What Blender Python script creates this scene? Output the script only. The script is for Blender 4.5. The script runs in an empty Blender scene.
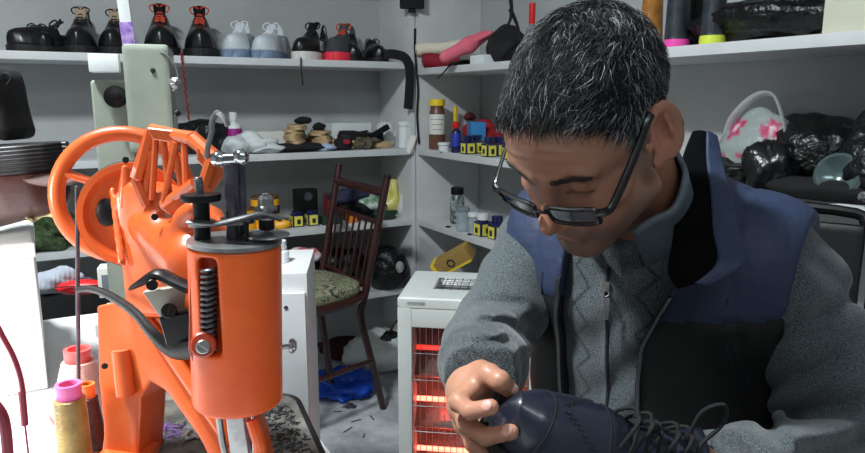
import bpy, bmesh, math, random
import numpy as np
from mathutils import Vector, Matrix, Euler, Quaternion

# ------------------------------------------------------------------ camera, lights, exposure
SC = bpy.context.scene
COL = SC.collection
FPX, PITCH, CAMZ = 680.0, math.radians(10.5), 1.2
cam_data = bpy.data.cameras.new('camera')
cam_data.sensor_width = 36.0
cam_data.lens = 36.0 * FPX / 865.0
cam_data.clip_start = 0.05
cam_data.dof.use_dof = False
cam = bpy.data.objects.new('camera', cam_data)
COL.objects.link(cam)
cam.location = (0, 0, CAMZ)
cam.rotation_euler = (math.pi / 2 - PITCH, 0, 0)
SC.camera = cam
SC.view_settings.view_transform = 'Standard'
SC.view_settings.look = 'None'
SC.view_settings.gamma = 1
SC.view_settings.exposure = 0.0
world = bpy.data.worlds.new('world')
SC.world = world
world.use_nodes = True
world.node_tree.nodes['Background'].inputs[0].default_value = (0.6, 0.75, 1.0, 1)
world.node_tree.nodes['Background'].inputs[1].default_value = 0.1


def area_light(name, loc, target, size, power, color, size_y=None):
    d = bpy.data.lights.new(name, 'AREA')
    d.energy = power
    d.color = color
    d.size = size
    if size_y:
        d.shape = 'RECTANGLE'
        d.size_y = size_y
    o = bpy.data.objects.new(name, d)
    COL.objects.link(o)
    o.location = loc
    o.rotation_euler = (Vector(target) - Vector(loc)).to_track_quat('-Z', 'Y').to_euler()
    return o


# strip lamp under the ceiling, above the sewing machine
area_light('ceiling_lamp_light', (-0.72, 0.62, 2.36), (-0.55, 0.8, 0.0), 0.30, 56, (0.90, 0.97, 1.0), 0.12)
# desk lamp near the white table, left of the frame
sp_ = bpy.data.lights.new('desk_lamp_light', 'SPOT')
sp_.energy = 17
sp_.color = (1.0, 0.98, 0.95)
sp_.spot_size = math.radians(84)
sp_.spot_blend = 0.6
sp_.shadow_soft_size = 0.05
spo = bpy.data.objects.new('desk_lamp_light', sp_)
COL.objects.link(spo)
spo.location = (-0.72, 0.42, 1.16)
spo.rotation_euler = (Vector((-0.44, 0.80, 0.85)) - spo.location).to_track_quat('-Z', 'Y').to_euler()
# weak fill light added behind the camera, outside the view
area_light('rear_fill_light', (0.35, -0.7, 2.36), (0.3, 1.0, 0.8), 0.9, 7, (0.85, 0.93, 1.0), 0.3)


# ------------------------------------------------------------------ placing
def W(px, py, Y):
    """point at world depth Y along the sight line of a pixel"""
    cx, cy = (px - 432.5) / FPX, (226.5 - py) / FPX
    dx, dy, dz = cx, math.cos(PITCH) + cy * math.sin(PITCH), -math.sin(PITCH) + cy * math.cos(PITCH)
    return Vector((dx / dy * Y, Y, CAMZ + dz / dy * Y))


def Wz(px, py, z):
    """point on the horizontal plane z along the sight line of a pixel"""
    a = W(px, py, 1.0)
    k = (z - CAMZ) / (a.z - CAMZ)
    return Vector((a.x * k, k, z))


# ------------------------------------------------------------------ materials
def lin(c):
    return tuple((x / 12.92 if x <= 0.04045 else ((x + 0.055) / 1.055) ** 2.4) for x in c)


MATS = {}


def mat(name, col, rough=0.6, metal=0.0, bump=0.0, bscale=60.0, var=0.0, vscale=8.0, col2=None, emit=None,
        estr=0.0, trans=0.0, alpha=1.0, coat=0.0, attr=None, spec=0.5, sheen=0.0, bdist=0.002, wave=None, sss=0.0):
    """procedural material; col is sRGB 0..1"""
    if name in MATS:
        return MATS[name]
    m = bpy.data.materials.new(name)
    m.use_nodes = True
    nt = m.node_tree
    N, Lk = nt.nodes, nt.links
    b = N['Principled BSDF']
    c = lin(col) + (1,)
    b.inputs['Base Color'].default_value = c
    b.inputs['Roughness'].default_value = rough
    b.inputs['Metallic'].default_value = metal
    b.inputs['Specular IOR Level'].default_value = spec
    b.inputs['Transmission Weight'].default_value = trans
    b.inputs['Alpha'].default_value = alpha
    b.inputs['Coat Weight'].default_value = coat
    b.inputs['Sheen Weight'].default_value = sheen
    if sss:
        b.inputs['Subsurface Weight'].default_value = sss
        b.inputs['Subsurface Radius'].default_value = (0.012, 0.005, 0.003)
    if emit:
        b.inputs['Emission Color'].default_value = lin(emit) + (1,)
        b.inputs['Emission Strength'].default_value = estr
    tc = N.new('ShaderNodeTexCoord')
    if attr:
        a = N.new('ShaderNodeAttribute')
        a.attribute_name = attr
        src = a.outputs['Color']
        if var:
            n = N.new('ShaderNodeTexNoise')
            n.inputs['Scale'].default_value = vscale
            Lk.new(tc.outputs['Object'], n.inputs['Vector'])
            r = N.new('ShaderNodeMapRange')
            r.inputs[3].default_value = 1 - var
            r.inputs[4].default_value = 1 + var
            Lk.new(n.outputs['Fac'], r.inputs[0])
            mx = N.new('ShaderNodeVectorMath')
            mx.operation = 'SCALE'
            Lk.new(src, mx.inputs[0])
            Lk.new(r.outputs[0], mx.inputs['Scale'])
            src = mx.outputs[0]
        Lk.new(src, b.inputs['Base Color'])
    elif var or col2:
        n = N.new('ShaderNodeTexNoise')
        n.inputs['Scale'].default_value = vscale
        n.inputs['Detail'].default_value = 6
        n.inputs['Roughness'].default_value = 0.65
        Lk.new(tc.outputs['Object'], n.inputs['Vector'])
        r = N.new('ShaderNodeValToRGB')
        c2 = lin(col2) + (1,) if col2 else tuple(min(1, x * (1 + var)) for x in c[:3]) + (1,)
        c1 = c if col2 else tuple(x * (1 - var) for x in c[:3]) + (1,)
        r.color_ramp.elements[0].color = c1
        r.color_ramp.elements[1].color = c2
        r.color_ramp.elements[0].position = 0.38
        r.color_ramp.elements[1].position = 0.62
        Lk.new(n.outputs['Fac'], r.inputs['Fac'])
        Lk.new(r.outputs['Color'], b.inputs['Base Color'])
    if bump or wave:
        if wave:
            t = N.new('ShaderNodeTexWave')
            t.wave_type = 'BANDS'
            t.bands_direction = wave[0]
            t.inputs['Scale'].default_value = wave[1]
            t.inputs['Distortion'].default_value = wave[2]
            Lk.new(tc.outputs['Object'], t.inputs['Vector'])
        else:
            t = N.new('ShaderNodeTexNoise')
            t.inputs['Scale'].default_value = bscale
            t.inputs['Detail'].default_value = 4
            Lk.new(tc.outputs['Object'], t.inputs['Vector'])
        bp = N.new('ShaderNodeBump')
        bp.inputs['Strength'].default_value = bump
        bp.inputs['Distance'].default_value = bdist
        Lk.new(t.outputs['Fac'], bp.inputs['Height'])
        Lk.new(bp.outputs['Normal'], b.inputs['Normal'])
    MATS[name] = m
    return m


# ------------------------------------------------------------------ object helpers
def link(o, parent=None):
    COL.objects.link(o)
    if parent is not None:
        o.parent = parent
    return o


def tag(o, label=None, cat=None, group=None, kind=None):
    if label:
        o['label'] = label
    if cat:
        o['category'] = cat
    if group:
        o['group'] = group
    if kind:
        o['kind'] = kind
    return o


def empty(name, loc=(0, 0, 0), rot=(0, 0, 0), label=None, cat=None, group=None):
    o = bpy.data.objects.new(name, None)
    o.empty_display_size = 0.02
    link(o)
    o.location = loc
    o.rotation_euler = rot if not isinstance(rot, (int, float)) else (0, 0, rot)
    tag(o, label, cat, group)
    return o


def children(o):
    return [c for c in bpy.data.objects if c.parent == o]


def copy_tree(o, parent=None):
    c = o.copy()
    COL.objects.link(c)
    if parent is not None:
        c.parent = parent
    for ch in children(o):
        copy_tree(ch, c)
    return c


def frame_z(d):
    """rotation matrix taking +Z to d"""
    return Vector(d).normalized().to_track_quat('Z', 'Y').to_matrix().to_4x4()


class MB:
    """collects shapes, then builds one mesh object"""

    def __init__(self):
        self.bm = bmesh.new()
        self.mats = []
        self.mi = 0

    def use(self, m):
        if m not in self.mats:
            self.mats.append(m)
        self.mi = self.mats.index(m)
        return self

    def _fin(self, vs, M):
        for v in vs:
            v.co = M @ v.co

    def faces(self, fs):
        for f in fs:
            f.material_index = self.mi

    def box(self, c, s, rot=(0, 0, 0), bevel=0.0, M=None, seg=2):
        b = bmesh.new()
        bmesh.ops.create_cube(b, size=1)
        for v in b.verts:
            v.co = Vector((v.co.x * s[0], v.co.y * s[1], v.co.z * s[2]))
        if bevel:
            bmesh.ops.bevel(b, geom=b.edges[:], offset=min(bevel, min(s) * 0.49), segments=seg, profile=0.7, affect='EDGES')
        T = Matrix.Translation(c) @ Euler(rot).to_matrix().to_4x4()
        if M is not None:
            T = M @ T
        self.merge(b, T)
        return self

    def merge(self, b, T):
        mp = {}
        for v in b.verts:
            mp[v] = self.bm.verts.new(T @ v.co)
        for f in b.faces:
            try:
                nf = self.bm.faces.new([mp[v] for v in f.verts])
                nf.material_index = self.mi
                nf.smooth = True
            except ValueError:
                pass
        b.free()

    def lathe(self, prof, c=(0, 0, 0), axis=(0, 0, 1), n=24, sx=1, sy=1, caps=True, M=None):
        """prof: (r, z) from bottom to top"""
        T = Matrix.Translation(c) @ frame_z(axis)
        if M is not None:
            T = M @ T
        rings = []
        for r, z in prof:
            if r <= 1e-6:
                rings.append([self.bm.verts.new(T @ Vector((0, 0, z)))])
            else:
                rings.append([self.bm.verts.new(T @ Vector((sx * r * math.cos(2 * math.pi * i / n), sy * r * math.sin(2 * math.pi * i / n), z))) for i in range(n)])
        fs = []
        for a, b in zip(rings, rings[1:]):
            for i in range(n):
                j = (i + 1) % n
                if len(a) == 1 and len(b) == 1:
                    continue
                if len(a) == 1:
                    fs.append(self.bm.faces.new([a[0], b[j], b[i]]))
                elif len(b) == 1:
                    fs.append(self.bm.faces.new([a[i], a[j], b[0]]))
                else:
                    fs.append(self.bm.faces.new([a[i], a[j], b[j], b[i]]))
        if caps:
            if len(rings[0]) > 1:
                fs.append(self.bm.faces.new(rings[0][::-1]))
            if len(rings[-1]) > 1:
                fs.append(self.bm.faces.new(rings[-1]))
        for f in fs:
            f.material_index = self.mi
            f.smooth = True
        return self

    def cyl(self, a, b, r, r2=None, n=16):
        a, b = Vector(a), Vector(b)
        L = (b - a).length
        r2 = r if r2 is None else r2
        e = min(r * 0.15, L * 0.1)
        e2 = min(r2 * 0.15, L * 0.1)
        return self.lathe([(r - e, 0), (r, e), (r2, L - e2), (r2 - e2, L)], a, b - a, n)

    def tube(self, pts, r, n=8, closed=False, sub=0, taper=None, flat=1.0, up=(0, 0, 1)):
        P = [Vector(p) for p in pts]
        if sub:
            P = smooth_path(P, sub, closed)
        k = len(P)
        rings = []
        prevx = None
        for i in range(k):
            if closed:
                t = P[(i + 1) % k] - P[i - 1]
            else:
                t = P[min(i + 1, k - 1)] - P[max(i - 1, 0)]
            t.normalize()
            if prevx is None:
                ref = Vector(up)
                if abs(ref.dot(t)) > 0.95:
                    ref = Vector((1, 0, 0))
                x = (ref - t * ref.dot(t)).normalized()
            else:
                x = (prevx - t * prevx.dot(t))
                if x.length < 1e-5:
                    x = t.orthogonal()
                x.normalize()
            prevx = x
            y = t.cross(x)
            rr = r if taper is None else r * taper(i / (k - 1))
            rings.append([self.bm.verts.new(P[i] + (x * math.cos(2 * math.pi * j / n) * flat + y * math.sin(2 * math.pi * j / n)) * rr) for j in range(n)])
        fs = []
        rng = range(k) if closed else range(k - 1)
        for i in rng:
            a, b = rings[i], rings[(i + 1) % k]
            for j in range(n):
                fs.append(self.bm.faces.new([a[j], a[(j + 1) % n], b[(j + 1) % n], b[j]]))
        if not closed:
            fs.append(self.bm.faces.new(rings[0][::-1]))
            fs.append(self.bm.faces.new(rings[-1]))
        for f in fs:
            f.material_index = self.mi
            f.smooth = True
        return self

    def prism(self, pts, z0, z1, M=None, bevel=0.0):
        """polygon in XY extruded along z"""
        b = bmesh.new()
        lo = [b.verts.new((x, y, z0)) for x, y in pts]
        hi = [b.verts.new((x, y, z1)) for x, y in pts]
        n = len(pts)
        b.faces.new(lo[::-1])
        b.faces.new(hi)
        for i in range(n):
            b.faces.new([lo[i], lo[(i + 1) % n], hi[(i + 1) % n], hi[i]])
        bmesh.ops.recalc_face_normals(b, faces=b.faces[:])
        if bevel:
            bmesh.ops.bevel(b, geom=[e for e in b.edges if abs(e.verts[0].co.z - e.verts[1].co.z) < 1e-9], offset=bevel, segments=2, profile=0.7, affect='EDGES')
        self.merge(b, M if M is not None else Matrix())
        return self

    def grid(self, fn, nu, nv, closed_u=False):
        vs = [[self.bm.verts.new(fn(i / (nu - (0 if closed_u else 1)), j / (nv - 1))) for i in range(nu)] for j in range(nv)]
        for j in range(nv - 1):
            for i in range(nu if closed_u else nu - 1):
                f = self.bm.faces.new([vs[j][i], vs[j][(i + 1) % nu], vs[j + 1][(i + 1) % nu], vs[j + 1][i]])
                f.smooth = True
                f.material_index = self.mi
        return self

    def build(self, name, m=None, parent=None, sharp=35, loc=None, rot=None, solid=0.0):
        me = bpy.data.meshes.new(name)
        bmesh.ops.recalc_face_normals(self.bm, faces=self.bm.faces[:])
        self.bm.to_mesh(me)
        self.bm.free()
        if self.mats:
            for x in self.mats:
                me.materials.append(x)
        elif m:
            me.materials.append(m)
        try:
            me.set_sharp_from_angle(angle=math.radians(sharp))
        except Exception:
            pass
        o = bpy.data.objects.new(name, me)
        link(o, parent)
        if loc is not None:
            o.location = loc
        if rot is not None:
            o.rotation_euler = rot
        if solid:
            md = o.modifiers.new('thickness', 'SOLIDIFY')
            md.thickness = solid
            md.offset = 0
        return o


def smooth_path(P, sub, closed=False):
    out = []
    k = len(P)
    rng = range(k) if closed else range(k - 1)
    for i in rng:
        p0 = P[i - 1] if (closed or i > 0) else P[i]
        p1, p2 = P[i], P[(i + 1) % k]
        p3 = P[(i + 2) % k] if (closed or i + 2 < k) else p2
        for j in range(sub):
            t = j / sub
            out.append(0.5 * ((2 * p1) + (p2 - p0) * t + (2 * p0 - 5 * p1 + 4 * p2 - p3) * t * t + (3 * p1 - p0 - 3 * p2 + p3) * t ** 3))
    if not closed:
        out.append(P[-1].copy())
    return out


# ------------------------------------------------------------------ implicit surfaces
def surface_nets(fn, lo, hi, h):
    lo = np.array(lo, float)
    hi = np.array(hi, float)
    n = np.ceil((hi - lo) / h).astype(int) + 1
    ax = [lo[i] + h * np.arange(n[i]) for i in range(3)]
    D = np.empty(n)
    X, Y = np.meshgrid(ax[0], ax[1], indexing='ij')
    step = max(1, int(400000 // (n[0] * n[1])))
    for k in range(0, n[2], step):
        zz = ax[2][k:k + step]
        P = np.stack([np.repeat(X[:, :, None], len(zz), 2), np.repeat(Y[:, :, None], len(zz), 2), np.broadcast_to(zz, (n[0], n[1], len(zz)))], -1)
        D[:, :, k:k + step] = fn(P.reshape(-1, 3)).reshape(n[0], n[1], len(zz))
    S = D < 0
    c = [S[i:n[0] - 1 + i, j:n[1] - 1 + j, k:n[2] - 1 + k] for i in (0, 1) for j in (0, 1) for k in (0, 1)]
    cnt = sum(x.astype(np.int8) for x in c)
    act = (cnt > 0) & (cnt < 8)
    idx = -np.ones(act.shape, int)
    cells = np.argwhere(act)
    idx[act] = np.arange(len(cells))
    acc = np.zeros((len(cells), 3))
    num = np.zeros(len(cells))
    cor = [(i, j, k) for i in (0, 1) for j in (0, 1) for k in (0, 1)]
    val = {q: D[cells[:, 0] + q[0], cells[:, 1] + q[1], cells[:, 2] + q[2]] for q in cor}
    for a in cor:
        for d in range(3):
            if a[d] == 0:
                b = list(a)
                b[d] = 1
                b = tuple(b)
                va, vb = val[a], val[b]
                m = (va < 0) != (vb < 0)
                t = va[m] / (va[m] - vb[m])
                q = np.repeat(np.array([a], float), m.sum(), 0)
                q[:, d] += t
                acc[m] += q
                num[m] += 1
    V = lo + (cells + acc / num[:, None]) * h
    F = []
    for d in range(3):
        e1, e2 = [(1, 2), (2, 0), (0, 1)][d]
        sl0 = [slice(1, -1)] * 3
        sl0[d] = slice(0, n[d] - 1)
        sl1 = list(sl0)
        sl1[d] = slice(1, n[d])
        A, B = S[tuple(sl0)], S[tuple(sl1)]
        for sgn, m in ((1, A & ~B), (-1, ~A & B)):
            g = np.argwhere(m)
            if not len(g):
                continue
            o = np.ones(3, int)
            o[d] = 0
            g = g + o
            def at(u, v):
                q = g.copy()
                q[:, e1] -= u
                q[:, e2] -= v
                return idx[q[:, 0], q[:, 1], q[:, 2]]
            quad = np.stack([at(1, 1), at(0, 1), at(0, 0), at(1, 0)], 1)
            F.append(quad if sgn > 0 else quad[:, ::-1])
    F = np.concatenate(F)
    F = F[(F >= 0).all(1)]
    return V, F


def mesh_obj(name, V, F, m, parent=None, colors=None, smooth=1, mi=None):
    me = bpy.data.meshes.new(name)
    V = np.asarray(V, np.float32)
    F = np.asarray(F)
    me.vertices.add(len(V))
    me.vertices.foreach_set('co', V.ravel())
    k = F.shape[1]
    me.loops.add(F.size)
    me.loops.foreach_set('vertex_index', F.ravel().astype(np.int32))
    me.polygons.add(len(F))
    me.polygons.foreach_set('loop_start', (np.arange(len(F)) * k).astype(np.int32))
    me.polygons.foreach_set('use_smooth', np.ones(len(F), bool))
    for x in (m if isinstance(m, (list, tuple)) else [m]):
        me.materials.append(x)
    if mi is not None:
        me.polygons.foreach_set('material_index', np.asarray(mi, np.int32))
    me.update(calc_edges=True)
    if colors is not None:
        a = me.color_attributes.new('tint', 'FLOAT_COLOR', 'POINT')
        a.data.foreach_set('color', np.concatenate([colors, np.ones((len(V), 1))], 1).astype(np.float32).ravel())
    o = bpy.data.objects.new(name, me)
    link(o, parent)
    if smooth:
        md = o.modifiers.new('soften', 'SMOOTH')
        md.factor = 0.5
        md.iterations = smooth
    return o


def smin(a, b, k):
    h = np.clip(0.5 + 0.5 * (b - a) / k, 0, 1)
    return b * (1 - h) + a * h - k * h * (1 - h)


def smax(a, b, k):
    return -smin(-a, -b, k)


def s_cap(P, a, b, ra, rb):
    a = np.asarray(a, float)
    b = np.asarray(b, float)
    ab = b - a
    t = np.clip(((P - a) @ ab) / (ab @ ab), 0, 1)
    return np.linalg.norm(P - (a + t[:, None] * ab), axis=1) - (ra + t * (rb - ra))


def s_ell(P, c, r, R=None):
    Q = P - np.asarray(c, float)
    if R is not None:
        Q = Q @ R
    r = np.asarray(r, float)
    k0 = np.linalg.norm(Q / r, axis=1)
    k1 = np.linalg.norm(Q / (r * r), axis=1) + 1e-9
    return k0 * (k0 - 1) / k1


def s_box(P, c, b, rad=0.0, R=None):
    Q = P - np.asarray(c, float)
    if R is not None:
        Q = Q @ R
    q = np.abs(Q) - (np.asarray(b, float) - rad)
    return np.linalg.norm(np.maximum(q, 0), axis=1) + np.minimum(q.max(1), 0) - rad


def rotm(rx=0, ry=0, rz=0):
    return np.array(Euler((rx, ry, rz)).to_matrix())


def gauss(P, c, s):
    return np.exp(-(((P - np.asarray(c, float)) / np.asarray(s, float)) ** 2).sum(1))
# ------------------------------------------------------------------ the room
U = Vector((0.8746, 0.4848, 0))      # along the back wall, towards the corner
V_ = Vector((-0.4848, 0.8746, 0))    # along the right wall, towards the corner
F0 = Vector((-0.072, 2.9, 0))        # inner front corner of the two shelving units
DEP = 0.32
YAW = math.atan2(U.y, U.x)
ROOM = Matrix.Translation(F0) @ Matrix.Rotation(YAW, 4, 'Z')   # local x = U, local y = V_


def R_(x, y, z=0.0):
    return ROOM @ Vector((x, y, z))


def left_at(px, w, z=0.0):
    """point above the left unit's shelf at room depth w behind its front edge, seen at column px"""
    k = (px - 432.5) / FPX
    # columns are vertical planes only near the optical axis: refine with z
    s = 0.0
    for _ in range(30):
        p = R_(-s, w, z)
        y = p.y * math.cos(PITCH) - (p.z - CAMZ) * math.sin(PITCH)
        e = p.x / y - k
        s += e * 2.0
    return R_(-s, w, z)


def right_at(px, w, z=0.0):
    k = (px - 432.5) / FPX
    t = 0.0
    for _ in range(60):
        p = R_(w, -t, z)
        y = p.y * math.cos(PITCH) - (p.z - CAMZ) * math.sin(PITCH)
        e = k - p.x / y
        t += e * 1.5
    return R_(w, -t, z)


m_wall = mat('wall_paint', (0.68, 0.69, 0.69), 0.8, bump=0.15, bscale=35, var=0.05, vscale=3)
m_shelf = mat('shelf_white', (0.80, 0.81, 0.81), 0.5, var=0.05, vscale=5, bump=0.05, bscale=20)
m_floor = mat('floor_concrete', (0.60, 0.61, 0.62), 0.7, col2=(0.80, 0.81, 0.82), vscale=7, bump=0.3, bscale=30)
m_ceil = mat('ceiling_paint', (0.85, 0.86, 0.87), 0.9, bump=0.05)

WALL_X, WALL_Y = DEP, DEP      # room-local positions of the inner wall faces
RX0, RY0 = -3.2, -4.3


def setting(name, mb, m):
    o = mb.build(name, m)
    o.matrix_world = ROOM
    o['kind'] = 'structure'
    return o


HT = 2.5
cx, cy = (RX0 + WALL_X) / 2, (RY0 + WALL_Y) / 2
lx, ly = WALL_X - RX0, WALL_Y - RY0
setting('floor', MB().box((cx, cy, -0.05), (lx + 0.2, ly + 0.2, 0.1)), m_floor)
setting('ceiling', MB().box((cx, cy, HT + 0.05), (lx + 0.2, ly + 0.2, 0.1)), m_ceil)
setting('wall_back', MB().box((cx, WALL_Y + 0.05, HT / 2), (lx, 0.1, HT)), m_wall)
setting('wall_right', MB().box((WALL_X + 0.05, cy, HT / 2), (0.1, ly + 0.2, HT)), m_wall)
setting('wall_left', MB().box((RX0 - 0.05, cy, HT / 2), (0.1, ly + 0.2, HT)), m_wall)
setting('wall_front', MB().box((cx, RY0 - 0.05, HT / 2), (lx, 0.1, HT)), m_wall)

# shelving unit along the back wall
ZL = [1.355, 1.0, 0.697, 0.395]
ZR = [1.33, 1.0, 0.697, 0.395]
TH = 0.026
L_LEN = 2.3
R_LEN = 2.6
rng = random.Random(4)

unit = empty('shelving_unit', R_(0, 0, 0), (0, 0, YAW), 'white board shelving unit along the back wall full of shoes', 'shelves')
p = MB().box((-0.009, DEP / 2, 0.95), (0.018, DEP - 0.004, 1.9), bevel=0.001)
p.build('side_panel', m_shelf, unit)
p = MB().box((-L_LEN, DEP / 2, 0.95), (0.018, DEP - 0.004, 1.9), bevel=0.001)
p.build('side_panel', m_shelf, unit)
for z in ZL + [1.78]:
    MB().box((-L_LEN / 2 - 0.009, DEP / 2, z - TH / 2), (L_LEN - 0.02, DEP - 0.004, TH), bevel=0.0015).build('shelf', m_shelf, unit)

unit2 = empty('shelving_unit', R_(0, 0, 0), (0, 0, YAW), 'white board shelving unit along the right wall behind the seated man', 'shelves')
MB().box((DEP / 2 + 0.001, -0.009 + 0.012, 0.95), (DEP - 0.006, 0.018, 1.9), bevel=0.001).build('side_panel', m_shelf, unit2)
MB().box((DEP / 2, -R_LEN, 0.95), (DEP - 0.004, 0.018, 1.9), bevel=0.001).build('side_panel', m_shelf, unit2)
for z in ZR + [1.78]:
    MB().box((DEP / 2 + 0.001, -R_LEN / 2 - 0.004, z - TH / 2), (DEP - 0.006, R_LEN - 0.02, TH), bevel=0.0015).build('shelf', m_shelf, unit2)

# ceiling lamp above the machine, plus an added unseen fixture for the fill light
m_fix = mat('lamp_housing', (0.9, 0.9, 0.9), 0.4)
m_tube = mat('lamp_tube', (1, 1, 1), 0.4, emit=(0.95, 0.98, 1.0), estr=3)
for loc, L, lab in (((-0.72, 0.62, 2.5), 0.5, 'white strip lamp on the ceiling above the sewing machine'), ((0.35, -0.7, 2.5), 1.0, 'added white strip lamp for fill light on the ceiling behind the camera')):
    t = empty('ceiling_lamp', loc, 0, lab, 'lamp')
    MB().box((0, 0, -0.02), (L, 0.09, 0.04), bevel=0.004).build('housing', m_fix, t)
    MB().cyl((-L / 2 + 0.02, 0, -0.056), (L / 2 - 0.02, 0, -0.056), 0.013).build('tube', m_tube, t)
# ------------------------------------------------------------------ the seated man
HY, HP, HR = math.radians(48), math.radians(39.5), math.radians(6)
_F = Vector((-math.sin(HY) * math.cos(HP), -math.cos(HY) * math.cos(HP), -math.sin(HP)))
_X = Vector((-math.cos(HY), math.sin(HY), 0))
_Z = _X.cross(_F)
_X2 = math.cos(HR) * _X + math.sin(HR) * _Z
_Z2 = -math.sin(HR) * _X + math.cos(HR) * _Z
HC = Vector((0.180, 0.782, 1.161))
HS = 1.01
HM = Matrix.Translation(HC) @ Matrix(((_X2.x, _F.x, _Z2.x), (_X2.y, _F.y, _Z2.y), (_X2.z, _F.z, _Z2.z))).to_4x4() @ Matrix.Scale(HS, 4)
HMn = np.array(HM)


def to_world(V, M):
    M = np.array(M)
    return V @ M[:3, :3].T + M[:3, 3]


def head_sdf(P0):
    # local frame: x = his right, y = forward, z = up
    P = P0.copy()
    S = P.copy()
    S[:, 0] = np.abs(S[:, 0])            # symmetric copy
    d = s_ell(P, (0, -0.018, 0.048), (0.078, 0.096, 0.086))                  # cranium
    d = smin(d, s_ell(P, (0, 0.045, 0.035), (0.062, 0.050, 0.060)), 0.03)     # forehead
    d = smin(d, s_ell(P, (0, 0.030, -0.035), (0.058, 0.062, 0.062)), 0.025)   # face mass
    d = smin(d, s_cap(S, (0.054, 0.002, -0.066), (0.014, 0.070, -0.100), 0.018, 0.017), 0.022)   # jaw
    d = smin(d, s_ell(P, (0, 0.050, -0.078), (0.036, 0.038, 0.032)), 0.02)
    d = smin(d, s_ell(P, (0, 0.077, -0.103), (0.018, 0.014, 0.013)), 0.014)    # chin
    d = smin(d, s_ell(S, (0.047, 0.052, -0.024), (0.019, 0.022, 0.014)), 0.02)   # cheek bones
    d = smin(d, s_ell(S, (0.036, 0.056, -0.055), (0.020, 0.024, 0.024)), 0.02)
    d = smin(d, s_cap(S, (0.008, 0.091, 0.022), (0.046, 0.076, 0.025), 0.007, 0.007), 0.014)  # brow ridge
    # eye sockets
    d = smax(d, -s_ell(S, (0.031, 0.096, 0.003), (0.019, 0.016, 0.013)), 0.012)
    d = smin(d, s_ell(S, (0.031, 0.0705, 0.003), (0.0155, 0.0135, 0.0125)), 0.0035)     # lids over the eyeball
    # nose
    d = smin(d, s_cap(P, (0, 0.086, 0.012), (0, 0.108, -0.030), 0.0065, 0.0095), 0.010)
    d = smin(d, s_ell(P, (0, 0.112, -0.034), (0.0105, 0.0105, 0.010)), 0.006)
    d = smin(d, s_ell(S, (0.0125, 0.100, -0.038), (0.0075, 0.011, 0.0085)), 0.005)
    d = smax(d, -s_ell(S, (0.0065, 0.104, -0.0475), (0.0035, 0.006, 0.005)), 0.003)
    # mouth
    d = smin(d, s_ell(P, (0, 0.083, -0.062), (0.026, 0.012, 0.013)), 0.012)
    d = smin(d, s_cap(P * [1, 1, 1], (-0.017, 0.0885, -0.0665), (0.017, 0.0885, -0.0665), 0.0042, 0.0042), 0.004)
    d = smin(d, s_cap(P, (-0.013, 0.0885, -0.0765), (0.013, 0.0885, -0.0765), 0.0052, 0.0052), 0.004)
    d = smax(d, -s_cap(P, (-0.022, 0.0945, -0.0712), (0.022, 0.0945, -0.0712), 0.0016, 0.0016), 0.003)
    # nasolabial fold and frown lines
    d = d + 0.0016 * np.exp(-(((s_cap(S, (0.017, 0.096, -0.036), (0.030, 0.080, -0.070), 0.0, 0.0)) / 0.0035) ** 2))
    d = d + 0.0013 * np.exp(-((s_cap(S, (0.005, 0.095, 0.014), (0.006, 0.095, 0.034), 0, 0) / 0.0025) ** 2))
    for zz in (0.044, 0.055, 0.066):
        d = d + 0.0006 * np.exp(-((P[:, 2] - zz - 0.004 * np.cos(P[:, 0] * 60)) / 0.0018) ** 2) * (np.abs(P[:, 0]) < 0.045) * (P[:, 1] > 0.05)
    # ears
    E = rotm(0, 0, math.radians(30))
    ec = np.array([0.0850, -0.012, 0.010])
    ear = s_ell(S, ec, (0.0065, 0.0200, 0.036), E)
    ear = smax(ear, -s_ell(S, ec + E @ np.array([0.0065, 0.002, 0.004]), (0.0085, 0.0115, 0.023), E), 0.003)
    ear = smin(ear, s_cap((S - ec) @ E, (0.0035, -0.007, -0.012), (0.0035, -0.002, 0.020), 0.0022, 0.0018), 0.003)
    Q = (S - ec) @ E
    ring = np.sqrt((np.sqrt((Q[:, 1] / 0.0180) ** 2 + (Q[:, 2] / 0.033) ** 2) - 1) ** 2 * 0.0180 ** 2 * 1.4 + (Q[:, 0] - 0.003) ** 2) - 0.0036
    ear = smin(ear, ring, 0.004)
    ear = smin(ear, s_ell(S, (0.0795, 0.004, -0.021), (0.0055, 0.009, 0.010)), 0.006)
    ear = smin(ear, s_ell(S, (0.077, 0.013, 0.004), (0.005, 0.004, 0.007)), 0.004)
    d = smin(d, ear, 0.006)
    # neck
    nb = NECK_LOCAL
    d = smin(d, s_cap(P, (0, -0.028, -0.030), nb * 0.62 + np.array([0, -0.028, -0.030]) * 0.38, 0.056, 0.058), 0.018)
    d = smin(d, s_cap(P, nb * 0.5 + np.array([0, -0.028, -0.030]) * 0.5, nb, 0.058, 0.064), 0.02)
    return d


# torso frame: origin at the hips, x = his right, y = forward, z along the spine
TY = math.radians(36)
TL = math.radians(17)
HIP = Vector((0.385, 1.06, 0.58))
tF = Vector((-math.sin(TY) * math.cos(TL), -math.cos(TY) * math.cos(TL), -math.sin(TL)))
tX = Vector((-math.cos(TY), math.sin(TY), 0))
tZ = tX.cross(tF)
TM = Matrix.Translation(HIP) @ Matrix(((tX.x, tF.x, tZ.x), (tX.y, tF.y, tZ.y), (tX.z, tF.z, tZ.z))).to_4x4()
TMi = TM.inverted()
NECK_W = TM @ Vector((0, -0.005, 0.475))
NECK_LOCAL = np.array(HM.inverted() @ NECK_W)


def TW(x, y, z):
    return TM @ Vector((x, y, z))


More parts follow.
